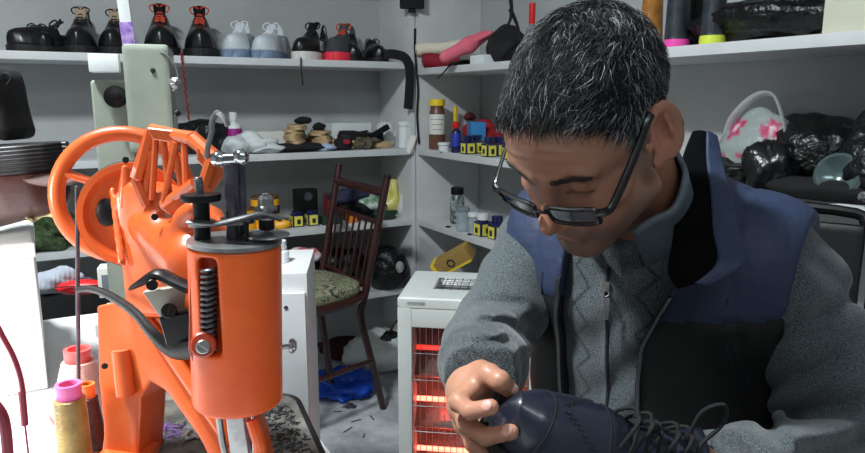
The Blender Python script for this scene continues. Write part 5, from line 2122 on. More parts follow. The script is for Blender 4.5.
rolled('fabric_roll', right_at(443, 0.10, zt2 + 0.058), (0, -0.10, VW_ + math.radians(-28)), 0.22, 0.025, mat('cream_fabric', (0.88, 0.84, 0.76), 0.85, bump=0.3), 'rolled cream fabric lying on top of the dark red roll', 'fabric roll')
rolled('fabric_roll', right_at(441, 0.07, zt2), (0, 0, VW_ + math.radians(-40)), 0.15, 0.029, mat('crimson_fabric', (0.52, 0.05, 0.14), 0.8, bump=0.3), 'short dark red fabric roll under the cream roll', 'fabric roll')
t = empty('pink_glove', right_at(466, 0.02, zt2 + 0.022), (0, -0.22, VW_ + math.radians(-20)), 'pink knitted glove draped over the shelf beside the dark red roll', 'glove')
m_pink = mat('pink_knit', (0.88, 0.42, 0.50), 0.85, wave=('X', 60, 2), bump=0.6)


def glove(P):
    d = s_cap(P, (-0.075, 0, 0.022), (0.02, 0, 0.045), 0.022, 0.026)
    d = smin(d, s_cap(P, (0.02, 0, 0.045), (0.085, 0.01, 0.066), 0.028, 0.020), 0.02)
    for k in range(4):
        d = smin(d, s_cap(P, (0.05, -0.02 + 0.013 * k, 0.058), (0.105, -0.028 + 0.018 * k, 0.070), 0.010, 0.009), 0.004)
    return d


V, F = surface_nets(glove, (-0.11, -0.06, -0.02), (0.13, 0.07, 0.11), 0.004)
mesh_obj('knit_body', V, F, m_pink, t, None, 1)
carton('white_box', right_at(487, 0.06, zt2), (0.09, 0.09, 0.030), m_whitepl, 'flat white box between the pink glove and the black bag', 'box', rot=(0, 0, VW_))
lump('dark_cloth', right_at(470, 0.12, zt2), (0, 0, VW_), (0.16, 0.12, 0.03), m_blackcloth, 'black cloth lying under the pink glove', 'cloth', 50, 0.15)
lump('black_bag', right_at(507, 0.12, zt2), (0, 0, VW_), (0.16, 0.14, 0.15), m_blackcloth, 'black peaked bag behind the man, next to his hair', 'bag', 51, 0.15, 2.2, 0.2)
mb = MB()
mb.tube([(0, 0, 0.16), (0.01, 0, 0.10), (0.0, 0, 0.05), (-0.04, 0, 0.02), (-0.07, 0, 0.0)], 0.016, n=8, sub=4, flat=0.35, taper=lambda t: 1.1 - 0.75 * t)
mb.tube([(0.005, 0, 0.10), (0.03, 0, 0.05), (0.045, 0.0, 0.0)], 0.016, n=8, sub=4, flat=0.35, taper=lambda t: 1.1 - 0.7 * t)
o = mb.build('black_ribbon', m_blackcloth)
o.location = right_at(508, 0.02, 1.40)
o.rotation_euler = (0, 0, VW_ + math.radians(-20))
tag(o, 'black cloth strip dangling above the peaked black bag', 'strip')
bottle('spray_can', right_at(531, 0.10, zt2), 0.19, 0.020, m_grey, m_redpl, 'slim can with a pointed red cap behind the hair of the man', 'bottle', None, cap_h=0.35, neck=0.45)
mb = MB()
mb.tube([right_at(451, 0.02, zt2 + 0.003), right_at(450, -0.006, zt2 + 0.002), right_at(445, -0.012, zt2 - 0.02), right_at(438, -0.012, zt2 - 0.045)], 0.003, n=6, sub=4)
tag(mb.build('dangling_tie', m_blackcloth), 'thin black tie hanging over the shelf edge below the fabric rolls', 'tie')


def big_cone(px, w, h_, r_, m, mc_, label):
    t = empty('thread_cone', right_at(px, w, zt2), (0, 0, 0), label, 'thread')
    pr = [(r_ * 0.95, 0.018)]
    for i in range(41):
        pr.append((r_ * (1 - 0.18 * i / 40) + 0.001 * (i % 2), 0.02 + (h_ - 0.03) * i / 40))
    MB().lathe(pr, n=36).build('thread', m, t, sharp=80)
    MB().lathe([(r_ * 1.05, 0), (r_ * 1.08, 0.004), (r_ * 1.05, 0.02), (r_ * 0.9, 0.022)], n=36).build('core_base', mc_, t)
    return t


m_blth = mat_thread('black_thread', (0.10, 0.12, 0.14), (0.20, 0.23, 0.26))
big_cone(676, 0.06, 0.20, 0.030, m_blth, mat('magenta_plastic', (0.93, 0.30, 0.68), 0.4), 'tall black thread cone with magenta base on the right shelf')
big_cone(712, 0.05, 0.20, 0.028, m_blth, mat('lime_plastic', (0.82, 0.88, 0.30), 0.4), 'tall black thread cone with lime green base on the right shelf')
big_cone(695, 0.14, 0.20, 0.030, mat_thread('pure_black_thread', (0.03, 0.03, 0.03), (0.06, 0.06, 0.06)), m_dark, 'plain black thread cone between and behind the two coloured bases')
big_cone(650, 0.16, 0.18, 0.032, mat_thread('mustard_thread', (0.72, 0.48, 0.14), (0.55, 0.35, 0.10)), m_dark, 'mustard yellow thread cone partly behind the hair of the man')
lump('black_bundle', right_at(765, 0.12, zt2), (0, 0, VW_ + math.pi / 2 * 0), (0.17, 0.42, 0.11), m_blackpl, 'long shiny black plastic bundle lying on the right top shelf', 'bundle', 55, 0.18, 3, 0.3)
lump('yarn_ball', right_at(792, 0.10, zt2 + 0.075), (0, 0, VW_), (0.10, 0.12, 0.08), mat('grey_yarn', (0.33, 0.37, 0.40), 0.8, wave=('X', 70, 5), bump=1.0, bdist=0.006), 'grey yarn hank on top of the black plastic bundle', 'yarn', 56, 0.08)
for i in range(4):
    o = MB().box((0, 0, 0.006), (0.20, 0.030, 0.011), bevel=0.002).build('wood_strip', mat('pale_wood', (0.62, 0.54, 0.42), 0.7, var=0.15, vscale=20))
    o.location = right_at(822 + 3 * i, 0.14, zt2 + 0.0125 * i)
    o.rotation_euler = (0, 0, VW_ + math.radians(-72 + 6 * i))
    tag(o, 'narrow pale wooden slat beside the cream box, %s of its stack' % ('lowest', 'second from the bottom', 'second from the top', 'topmost')[i], 'slat', 'pale slats on the right top shelf')
carton('cream_box', right_at(868, 0.08, zt2), (0.11, 0.12, 0.13), mat('cream_card', (0.78, 0.78, 0.70), 0.7), 'cream cardboard box at the right edge of the top shelf', 'box', rot=(0, 0, VW_))

# middle shelf right
zm2 = ZR[1] + 0.0005
m_bglass = mat('brown_glass', (0.28, 0.16, 0.10), 0.2, coat=0.5)
bottle('glue_bottle', right_at(437, 0.06, zm2), 0.205, 0.034, m_brownb, m_yel, 'brown glue bottle with yellow screw cap and white label', 'bottle', m_whitelab, cap_h=0.13, neck=0.80, lz=(0.30, 0.70), ml2=m_brownb)
bottle('small_white_jar', right_at(444, 0.015, zm2), 0.036, 0.022, m_whitepl, m_whitepl, 'low white round jar at the foot of the brown glue bottle', 'jar', None, cap_h=0.3, neck=0.95)
bottle('paint_bottle', right_at(456, 0.03, zm2), 0.118, 0.020, m_blueb, m_redpl, 'small blue bottle with red cap', 'bottle', mat('blue_label', (0.16, 0.22, 0.62), 0.5), cap_h=0.20, neck=0.6, lz=(0.2, 0.62))
for px, w, lab in ((468, 0.03, 'square blue ink bottle with yellow label next to the red-capped bottle'), (477, 0.08, 'square blue ink bottle set back in the row of yellow labels'), (489, 0.03, 'square blue ink bottle with yellow label, in the middle of the row'), (499, 0.08, 'square blue ink bottle with yellow label, near the face of the man'), (510, 0.03, 'square blue ink bottle with yellow label partly behind the forehead')):
    bottle('ink_bottle', right_at(px, w, zm2), 0.070, 0.0215, m_blueb, m_blueb, lab, 'bottle', m_yellab, cap_h=0.22, neck=0.75, square=True, lz=(0.06, 0.58), ml2=m_darkink)
carton('blue_box', right_at(476, 0.15, zm2), (0.085, 0.06, 0.115), mat('sky_blue_card', (0.18, 0.50, 0.74), 0.5), 'light blue box standing behind the ink bottles', 'box', rot=(0, 0, VW_ + 1.2))
bottle('amber_bottle', right_at(455, 0.16, zm2), 0.175, 0.014, mat('amber_plastic', (0.78, 0.52, 0.18), 0.4), m_yel, 'thin amber bottle standing behind the red-capped bottle', 'bottle', None, cap_h=0.35, neck=0.5)
lump('red_cloth', right_at(482, 0.22, zm2 + 0.0), (0, 0, VW_), (0.14, 0.20, 0.125), m_red, 'dark red cloth heap at the back of the middle right shelf', 'cloth', 58, 0.18, 3, 0.2)
lump('dark_red_roll', right_at(470, 0.24, zm2 + 0.115), (0, 0, VW_ + 1.0), (0.14, 0.05, 0.04), mat('wine_cloth', (0.36, 0.08, 0.12), 0.7), 'wine red cloth roll on top of the red heap', 'cloth', 59, 0.08)

# middle shelf far right: bags behind the man
m_film = mat('white_film', (0.80, 0.82, 0.82), 0.3, alpha=0.62, bump=0.8, bscale=18, bdist=0.01)
t = empty('carrier_bag', right_at(758, 0.12, zm2), (0, 0, VW_), 'thin white carrier bag with pink flower print behind the shoulder of the man', 'bag')
V, F = lump_mesh((0.14, 0.23, 0.21), 61, 0.10, 2.4, 34, True, 0.2)
# pinch the top of the bag together
k_ = np.clip((V[:, 2] - 0.09) / 0.11, 0, 1)
V[:, 0] *= 1 - 0.75 * k_
V[:, 1] *= 1 - 0.25 * k_
cb = np.tile(np.array([0.27, 0.31, 0.30]), (len(V), 1))
for (y_, z_, R0) in ((0.045, 0.135, 0.032), (-0.045, 0.135, 0.026), (0.07, 0.055, 0.030), (-0.01, 0.075, 0.022)):
    rr = np.hypot(V[:, 1] - y_, V[:, 2] - z_)
    an = np.arctan2(V[:, 2] - z_, V[:, 1] - y_)
    w_ = (rr < R0 * (0.75 + 0.25 * np.cos(5 * an))) & (V[:, 0] < 0.01)
    cb[w_] = (0.42, 0.03, 0.11)
    cb[(rr < R0 * 0.28) & (V[:, 0] < 0.01)] = (0.65, 0.45, 0.50)
mesh_obj('bag_body', V, F, mat('bag_plastic', (0.60, 0.64, 0.62), 0.4, attr='tint', bump=0.8, bscale=24, bdist=0.01), t, cb, 0)
MB().tube([(-0.03, -0.105, 0.06), (-0.035, -0.085, 0.12), (-0.03, -0.055, 0.19), (-0.015, -0.02, 0.215), (-0.02, 0.02, 0.205), (-0.03, 0.06, 0.16), (-0.02, 0.08, 0.12)], 0.011, n=8, sub=5, flat=0.3).build('handle', m_film, t)
MB().tube([(-0.05, 0.10, 0.02), (-0.07, 0.085, 0.012), (-0.08, 0.04, 0.014), (-0.075, 0.0, 0.03), (-0.05, -0.04, 0.06)], 0.010, n=8, sub=5, flat=0.3).build('loose_handle', m_film, t)
lump('black_jacket', right_at(815, 0.03, zm2), (0, 0, VW_), (0.10, 0.26, 0.05), m_blackcloth, 'flat black cloth at the shelf edge in front of the big black bag', 'cloth', 66, 0.10, 2.2)
lump('black_bag', right_at(816, 0.17, zm2), (0, 0, VW_), (0.20, 0.25, 0.20), m_blackpl, 'big black bag on the right middle shelf above the shoulder of the man', 'bag', 62, 0.14, 2.6, 0.3)
lump('black_pouch', right_at(768, 0.03, zm2), (0, 0, VW_), (0.10, 0.10, 0.115), mat('black_leather_soft', (0.07, 0.075, 0.08), 0.25, bump=0.6, bscale=40, bdist=0.006), 'shiny black leather pouch in front of the flower-print bag', 'pouch', 63, 0.16, 3, 0.3)
lump('black_pouch', right_at(722, 0.05, zm2), (0, 0, VW_), (0.12, 0.14, 0.07), m_blackpl, 'low black bundle under the carrier bag handle', 'bundle', 64, 0.16, 3, 0.3)
t = empty('headlamp', right_at(838, 0.02, zm2), (0, 0, VW_), 'round lamp with clear rim lying on the right shelf near the frame edge', 'lamp')
MB().lathe([(0.042, 0), (0.045, 0.008), (0.045, 0.018), (0.038, 0.024), (0.032, 0.020), (0.015, 0.006), (0, 0.004)], (0, 0, 0.050), (-0.9, -0.2, 0.25), 36).build('lamp_bowl', mat('lamp_glass', (0.40, 0.47, 0.47), 0.2, metal=0.5, coat=0.5), t)
MB().box((0.02, 0, 0.025), (0.05, 0.06, 0.05), bevel=0.01).build('housing', m_blackm, t)
MB().lathe([(0.010, 0), (0.010, 0.004), (0, 0.007)], (-0.03, -0.065, 0.02), (-1, 0, 0.2), 20).build('reflector', m_chrome, t)
lump('black_bag', right_at(900, 0.14, zm2), (0, 0, VW_), (0.24, 0.22, 0.22), m_blackpl, 'black bag past the round lamp at the right frame edge', 'bag', 65, 0.14, 2.6, 0.3)
# lower shelf right
zl2 = ZR[2] + 0.0005
m_glass = mat('jar_glass', (0.70, 0.76, 0.78), 0.12, alpha=0.45, coat=0.6)
bottle('polish_bottle', right_at(457, 0.10, zl2), 0.15, 0.030, mat('black_white_print', (0.10, 0.11, 0.12), 0.35, col2=(0.62, 0.66, 0.66), vscale=45), m_blackm, 'black bottle with white print on the lower right shelf', 'bottle', None, cap_h=0.18, neck=0.75)
bottle('glass_jar', right_at(463, 0.03, zl2), 0.095, 0.026, m_glass, mat('clear_lid', (0.55, 0.6, 0.62), 0.3, alpha=0.6), 'clear glass jar in front of the black printed bottle', 'jar', None, cap_h=0.16, neck=0.85)
bottle('glass_jar', right_at(473, 0.03, zl2), 0.085, 0.022, m_glass, m_whitepl, 'clear glass jar with pale lid beside the dark ink jar', 'jar', None, cap_h=0.2, neck=0.8)
bottle('ink_bottle', right_at(483, 0.05, zl2), 0.085, 0.028, m_blueb, m_whitepl, 'dark ink bottle with white cap and yellow label on the lower right shelf', 'bottle', m_yellab, cap_h=0.28, neck=0.7, square=True, lz=(0.05, 0.55), ml2=m_darkink)
bottle('ink_bottle', right_at(497, 0.06, zl2), 0.085, 0.026, m_blueb, m_blueb, 'dark ink bottle half hidden by the sleeve on the lower right shelf', 'bottle', m_yellab, cap_h=0.25, neck=0.7, square=True, lz=(0.05, 0.55), ml2=m_darkink)
o = MB().lathe([(0.010, 0), (0.011, 0.003), (0.006, 0.005)], n=18).build('bottle_cap', m_blackm)
o.location = right_at(448, 0.02, zl2)
tag(o, 'tiny dark bottle cap lying near the shelf corner', 'cap')
o = MB().lathe([(0.010, 0), (0.011, 0.004), (0.006, 0.006)], n=18).build('bottle_cap', m_navyc)
o.location = right_at(470, -0.0 + 0.012, zl2)
tag(o, 'tiny blue bottle cap at the shelf edge below the jars', 'cap')
# bottom shelf right
zb2 = ZR[3] + 0.0005
qa, qb = W(437, 268, 2.58), W(470, 250, 2.52)
ax_ = (qb - qa).normalized()
up_ = Vector((0, -0.30, 1))
up_ = (up_ - ax_ * up_.dot(ax_)).normalized()
yy_ = up_.cross(ax_)
t = empty('shoe_polish_box', (0, 0, 0), (0, 0, 0), 'yellow and tan carton with a round black emblem, tilted on the bottom shelf', 'box')
t.matrix_world = Matrix.Translation((qa + qb) / 2 - up_ * 0.03) @ Matrix(((ax_.x, yy_.x, up_.x), (ax_.y, yy_.y, up_.y), (ax_.z, yy_.z, up_.z))).to_4x4()
MB().box((0, 0, 0.03), (0.165, 0.07, 0.058), bevel=0.003).build('carton', mat('tan_carton', (0.62, 0.50, 0.26), 0.6), t)
MB().box((-0.076, 0, 0.03), (0.018, 0.072, 0.060), bevel=0.003).build('yellow_end', m_yel, t)
MB().box((0.0, 0, 0.0035), (0.155, 0.072, 0.009), bevel=0.002).build('yellow_side', m_yel, t)
MB().tube(circle3(Vector((0.0, -0.0358, 0.032)), Vector((0, -1, 0)), 0.014, 28), 0.0028, n=6, closed=True).build('ring_emblem', m_darkink, t)
lump('black_cloth_pile', right_at(450, 0.12, zb2), (0, 0, VW_), (0.16, 0.20, 0.065), m_blackcloth, 'black rag pile under the tilted yellow carton', 'cloth', 70, 0.15)
lump('beige_sack', right_at(484, 0.12, zb2), (0, 0, VW_), (0.15, 0.16, 0.13), mat('beige_sack', (0.50, 0.46, 0.38), 0.85, bump=0.3), 'beige sack on the bottom shelf next to the sleeve of the man', 'sack', 71, 0.14)
# ------------------------------------------------------------------ wooden chair by the shelves
m_wood = mat('dark_red_wood', (0.20, 0.075, 0.07), 0.35, var=0.25, vscale=12, coat=0.3)
m_seat = bpy.data.materials.new('patterned_seat_fabric')
m_seat.use_nodes = True
nt = m_seat.node_tree
N, Lk = nt.nodes, nt.links
tc = N.new('ShaderNodeTexCoord')
vo = N.new('ShaderNodeTexNoise')
vo.inputs['Scale'].default_value = 13
vo.inputs['Distortion'].default_value = 2.5
Lk.new(tc.outputs['Object'], vo.inputs['Vector'])
rp_ = N.new('ShaderNodeValToRGB')
rp_.color_ramp.interpolation = 'CONSTANT'
els = [(0.0, (0.12, 0.22, 0.18)), (0.40, (0.56, 0.52, 0.42)), (0.47, (0.30, 0.42, 0.30)), (0.52, (0.62, 0.58, 0.48)), (0.58, (0.22, 0.32, 0.25)), (0.63, (0.50, 0.36, 0.30))]
rp_.color_ramp.elements[0].color = lin(els[0][1]) + (1,)
rp_.color_ramp.elements[1].position = els[1][0]
rp_.color_ramp.elements[1].color = lin(els[1][1]) + (1,)
for p_, c_ in els[2:]:
    e_ = rp_.color_ramp.elements.new(p_)
    e_.color = lin(c_) + (1,)
Lk.new(vo.outputs['Fac'], rp_.inputs['Fac'])
Lk.new(rp_.outputs['Color'], N['Principled BSDF'].inputs['Base Color'])
N['Principled BSDF'].inputs['Roughness'].default_value = 0.9

tl_, tr_ = W(338, 173, 2.66), W(386, 184, 2.46)
bl_p, br_p = W(323, 268, 2.60), W(366, 290, 2.42)
fr_foot = Wz(377, 405, 0)
back = (tr_ - tl_)
back.z = 0
side = back.normalized()
fwd = Vector((-side.y, side.x, 0))
if fwd.y > 0:
    fwd = -fwd
wc_ = empty('wooden_chair', Vector(((bl_p.x + br_p.x) / 2, (bl_p.y + br_p.y) / 2, 0)), (0, 0, math.atan2(side.y, side.x)), 'dark red wooden chair with spindle back and patterned seat by the shelves', 'chair')
CI = (Matrix.Translation(wc_.location) @ Matrix.Rotation(wc_.rotation_euler.z, 4, 'Z')).inverted()


def cpart(mb, name, m):
    for v in mb.bm.verts:
        v.co = CI @ v.co
    return mb.build(name, m, wc_)


for a, b in ((tl_, bl_p), (tr_, br_p)):
    d = (a - b)
    low = b - d * (0.10 / max(d.z, 0.05))
    foot = Vector((b.x, b.y, 0)) + (Vector((0.02, 0.02, 0)))
    if b is br_p:
        foot = Vector((b.x + 0.05, b.y + 0.10, 0))
    top_ = a + d.normalized() * 0.02
    cpart(MB().tube([foot, low * 0.5 + foot * 0.5, low, b, a, top_], 0.0165, n=12, sub=3, flat=0.85), 'back_post', m_wood)
n_top = tl_.lerp(bl_p, 0.08), tr_.lerp(br_p, 0.08)
cpart(MB().tube([n_top[0], n_top[1]], 0.017, n=10, flat=1.0), 'top_rail', m_wood)
m1 = tl_.lerp(bl_p, 0.36), tr_.lerp(br_p, 0.36)
m2 = tl_.lerp(bl_p, 0.96), tr_.lerp(br_p, 0.96)
cpart(MB().tube([m1[0], m1[1]], 0.010, n=8), 'middle_rail', m_wood)
cpart(MB().tube([m2[0], m2[1]], 0.010, n=8), 'lower_rail', m_wood)
for i in range(7):
    t = (i + 1) / 8
    cpart(MB().tube([m1[0].lerp(m1[1], t), m2[0].lerp(m2[1], t)], 0.0045, n=8), 'spindle', m_wood)
SZ = 0.52
wd = back.length
sc_c = Vector(((bl_p.x + br_p.x) / 2, (bl_p.y + br_p.y) / 2, SZ)) + fwd * 0.19 + side * 0.0
wc_seat = MB()
N_ = 40
pts = []
for i in range(N_):
    a = 2 * math.pi * i / N_
    ca_, sa_ = math.cos(a), math.sin(a)
    r_ = 1 / (abs(ca_) ** 3 + abs(sa_) ** 3) ** (1 / 3)
    pts.append(sc_c + side * (ca_ * r_ * 0.185) + fwd * (sa_ * r_ * 0.19))
ring = lambda k, z: [wc_seat.bm.verts.new((sc_c.lerp(p_, k).x, sc_c.lerp(p_, k).y, z)) for p_ in pts]
rs_ = [ring(0.97, SZ - 0.005), ring(1.0, SZ + 0.008), ring(0.98, SZ + 0.026), ring(0.88, SZ + 0.036), ring(0.5, SZ + 0.044), ring(0.05, SZ + 0.047)]
for a, b in zip(rs_, rs_[1:]):
    for i in range(N_):
        f = wc_seat.bm.faces.new([a[i], a[(i + 1) % N_], b[(i + 1) % N_], b[i]])
        f.smooth = True
wc_seat.bm.faces.new(rs_[0][::-1])
wc_seat.bm.faces.new(rs_[-1])
cpart(wc_seat, 'seat_cushion', m_seat)
fp = MB()
vs0 = [sc_c.lerp(p_, 0.97) for p_ in pts]
fp.tube([Vector((p_.x, p_.y, SZ - 0.022)) for p_ in vs0], 0.018, n=8, closed=True)
cpart(fp, 'seat_frame', m_wood)
feet = []
for s_ in (-1, 1):
    a = sc_c + side * (s_ * 0.155) + fwd * 0.155
    f_ = Vector((a.x, a.y, 0)) + fwd * 0.02 + side * (0.02 * s_)
    cpart(MB().tube([f_, Vector((a.x, a.y, SZ - 0.02))], 0.016, n=10, taper=lambda t: 0.8 + 0.3 * t), 'leg', m_wood)
    feet.append((f_, a))
for a, b in ((Vector((feet[0][1].x, feet[0][1].y, 0.24)), Vector((bl_p.x, bl_p.y, 0.24))), (Vector((feet[1][1].x, feet[1][1].y, 0.24)), Vector((br_p.x + 0.02, br_p.y, 0.24))), (Vector((feet[0][1].x, feet[0][1].y, 0.28)), Vector((feet[1][1].x, feet[1][1].y, 0.28)))):
    cpart(MB().tube([a, b], 0.010, n=8), 'stretcher', m_wood)

# ------------------------------------------------------------------ heater
HX0 = Vector((W(397, 305, 1.60).x, 1.60, 0))
hyaw = math.radians(-8)
ht_ = empty('electric_heater', HX0, (0, 0, hyaw), 'white electric heater with glowing red bars behind a wire grid', 'heater')
hz = W(397, 303, 1.60).z
HWd, HDp = 0.36, 0.27
m_hwhite = mat('heater_white_enamel', (0.80, 0.82, 0.80), 0.35, var=0.04, vscale=6)
mb = MB()
ox0, ox1, oz0, oz1 = 0.036, HWd - 0.036, 0.10, hz - 0.060
mb.box((0.018, HDp / 2, hz / 2), (0.036, HDp, hz - 0.02), bevel=0.006)
mb.box((HWd - 0.018, HDp / 2, hz / 2), (0.036, HDp, hz - 0.02), bevel=0.006)
mb.box((HWd / 2, HDp / 2, 0.055), (HWd - 0.05, HDp - 0.004, 0.09), bevel=0.004)
mb.box((HWd / 2, HDp - 0.01, hz / 2), (HWd - 0.05, 0.02, hz - 0.04), bevel=0.003)
mb.box((HWd / 2, 0.02, (hz + oz1) / 2 - 0.006), (HWd - 0.05, 0.036, hz - oz1 - 0.01), bevel=0.003)
mb.build('body', m_hwhite, ht_)
mb = MB()
pts = [(0.0, 0.022), (0.022, 0), (HWd - 0.022, 0), (HWd, 0.022), (HWd, HDp - 0.02), (HWd - 0.02, HDp), (0.02, HDp), (0, HDp - 0.02)]
hole = (0.09, HWd - 0.05, 0.09, 0.20)
mb.box((0.04, HDp / 2, hz), (0.08, HDp, 0.03), bevel=0.010, seg=3)
mb.box((HWd - 0.025, HDp / 2, hz), (0.05, HDp, 0.03), bevel=0.010, seg=3)
mb.box((HWd / 2, 0.045, hz), (HWd - 0.03, 0.09, 0.0296), bevel=0.010, seg=3)
mb.box((HWd / 2, HDp - 0.035, hz), (HWd - 0.03, 0.07, 0.0296), bevel=0.010, seg=3)
mb.build('top_cover', m_hwhite, ht_)
gz = hz + 0.012
gm_ = MB()
for i in range(12):
    x = 0.08 + (HWd - 0.13) * i / 11
    gm_.tube([(x, 0.088, gz), (x, 0.202, gz)], 0.0014, n=5)
for i in range(7):
    y = 0.09 + 0.11 * i / 6
    gm_.tube([(0.078, y, gz + 0.0015), (HWd - 0.048, y, gz + 0.0015)], 0.0014, n=5)
gm_.build('top_grille', m_chrome, ht_)
MB().box((HWd / 2 + 0.015, 0.145, hz - 0.015), (HWd - 0.12, 0.12, 0.003)).build('top_reflector', m_steel, ht_)
m_refl = mat('reflector_sheet', (0.75, 0.72, 0.70), 0.25, metal=0.9, bump=0.3, bscale=12)
mb = MB()
for i in range(4):
    zc = oz0 + (oz1 - oz0) * (i + 0.5) / 4
    hh = (oz1 - oz0) / 8
    mb.grid(lambda u, v, zc=zc, hh=hh: Vector((ox0 + (ox1 - ox0) * u, 0.035 + 0.045 * (1 - (2 * v - 1) ** 2), zc + hh * (2 * v - 1))), 2, 12)
mb.build('reflector', m_refl, ht_, solid=0.001)
m_glow = mat('glowing_bar', (0.95, 0.30, 0.22), 0.4, emit=(1.0, 0.36, 0.28), estr=8.0)
m_glow2 = mat('warm_bar', (0.90, 0.40, 0.35), 0.4, emit=(1.0, 0.20, 0.16), estr=1.0)
for i in range(4):
    zc = oz0 + (oz1 - oz0) * (i + 0.5) / 4
    o = MB().cyl((ox0 + 0.004, 0.050, zc), (ox1 - 0.004, 0.050, zc), 0.0065, n=14).build('heating_bar', m_glow if i < 3 else m_glow2, ht_)
mb = MB()
for i in range(19):
    x = ox0 + 0.004 + (ox1 - ox0 - 0.008) * i / 18
    mb.tube([(x, 0.006, oz0), (x, 0.006, oz1)], 0.0009, n=5)
for i in range(9):
    z = oz0 + (oz1 - oz0) * i / 8
    mb.tube([(ox0, 0.004, z), (ox1, 0.004, z)], 0.0013, n=5)
mb.tube([(ox0, 0.004, oz0), (ox1, 0.004, oz0), (ox1, 0.004, oz1), (ox0, 0.004, oz1)], 0.0026, n=6, closed=True)
mb.build('wire_guard', m_steel, ht_)
for x in (0.05, HWd - 0.05):
    for y in (0.04, HDp - 0.04):
        MB().lathe([(0.014, 0), (0.014, 0.014)], (x, y, 0), n=16).build('foot', m_blackm, ht_)

# ------------------------------------------------------------------ white cabinet behind the machine
cbx = W(307, 273, 1.40)
cab = empty('white_cabinet', (cbx.x, 1.40, 0), (0, 0, math.radians(6)), 'narrow white cabinet standing behind the needle head of the machine', 'cabinet')
hzc = cbx.z
MB().box((-0.13, 0.12, hzc / 2), (0.26, 0.24, hzc), bevel=0.006).build('body', m_white, cab)
MB().box((-0.13, -0.008, hzc / 2 - 0.01), (0.25, 0.014, hzc - 0.06), bevel=0.003).build('door', m_white, cab)
for z in (hzc - 0.07, 0.15):
    MB().lathe([(0.0045, 0), (0.004, 0.002), (0, 0.0025)], (-0.045, -0.015, z), (0, -1, 0), 14).build('screw', m_dsteel, cab)
bottle('glue_bottle', Vector((W(281, 255, 1.5).x, 1.5, hzc + 0.0005)), 0.05, 0.018, m_whitepl, m_whitepl, 'small white bottle standing on the white cabinet', 'bottle', None, cap_h=0.4, neck=0.6)

# ------------------------------------------------------------------ things on the table, left
def table_pt(px, py):
    return Wz(px, py, TZ + 0.0005)


bx = W(42, 240, 0.86)
t = empty('white_storage_box', (bx.x, 0.84, TZ + 0.0005), (0, 0, 0.53), 'plain white box on the table under the brown shoes', 'box')
bh = 0.185
MB().box((-0.13, 0.05, bh / 2), (0.26, 0.22, bh), bevel=0.003).build('box_body', m_white, t)
MB().box((-0.13, 0.05, bh - 0.010), (0.264, 0.224, 0.018), bevel=0.002).build('lid', m_white, t)
ztop = TZ + bh + 0.001
# brown shoe with dark sole lying on the box
m_brown = mat('brown_leather', (0.24, 0.12, 0.10), 0.42, var=0.35, vscale=14, bump=0.5, bscale=60, coat=0.15)
s1_ = make_shoe('brown_shoe', dict(upper=m_brown, sole=mat('brown_sole', (0.36, 0.27, 0.25), 0.6), lace=None, toe_h=0.055, col_h=0.09, W=0.052, sole_h=0.012), 'brown leather shoe lying on the white box at the left frame edge', 'shoe', h=0.004)
s1_.location = (W(-8, 200, 0.92).x, 0.95, ztop)
s1_.rotation_euler = (0, 0, math.radians(172))
s1_['label'] = 'brown leather shoe standing on the white box behind the upside-down shoe'
s2_ = make_shoe('upturned_shoe', dict(upper=m_brown, sole=mat('ribbed_black_rubber', (0.07, 0.07, 0.08), 0.45, wave=('Z', 70, 0.5), bump=0.6, bdist=0.002), lace=None, toe_h=0.055, col_h=0.083, W=0.052, sole_h=0.030), 'upside-down brown shoe showing its thick black ribbed sole', 'shoe', h=0.004)
s2_.location = (W(66, 165, 0.80).x, 0.80, ztop + 0.117)
s2_.rotation_euler = (math.pi, 0.06, math.radians(184))
fl = MB()
fl.lathe([(0.0, 0), (0.022, 0.001), (0.0235, 0.003), (0.022, 0.0045), (0.0, 0.005)], n=32, sx=1.3, sy=0.8)
o = fl.build('insole_flap', mat('brown_insole', (0.30, 0.21, 0.19), 0.55, var=0.2, vscale=30))
o.location = W(50, 180, 0.772)
o.rotation_euler = (0.35, 0.12, 0.1)
o.parent = s2_
o.matrix_parent_inverse = (Matrix.Translation(s2_.location) @ s2_.rotation_euler.to_matrix().to_4x4()).inverted()
t = empty('black_pouch', (W(-8, 120, 0.84).x, 0.84, ztop + 0.1175), (0, 0, 0), 'black cloth pouch with small loop on top of the upside-down shoe', 'pouch')
def pouch(P):
    k = P[:, 2] / 0.088
    Q_ = P.copy()
    Q_[:, 0] = (P[:, 0] + 0.006 * k) / (1 - 0.22 * k)
    d = s_box(Q_, (0, 0, 0.043), (0.040, 0.034, 0.043), 0.012)
    return d + 0.0012 * np.sin(P[:, 0] * 160 + P[:, 2] * 90)


V, F = surface_nets(pouch, (-0.055, -0.045, -0.005), (0.055, 0.045, 0.095), 0.0035)
mesh_obj('cloth_body', V, F, m_blackcloth, t, None, 2)
MB().tube([(0.018, -0.01, 0.070), (0.030, -0.012, 0.078), (0.036, -0.012, 0.072), (0.030, -0.012, 0.064), (0.022, -0.01, 0.062)], 0.0018, n=7, sub=4, closed=True).build('loop', m_blackcloth, t)
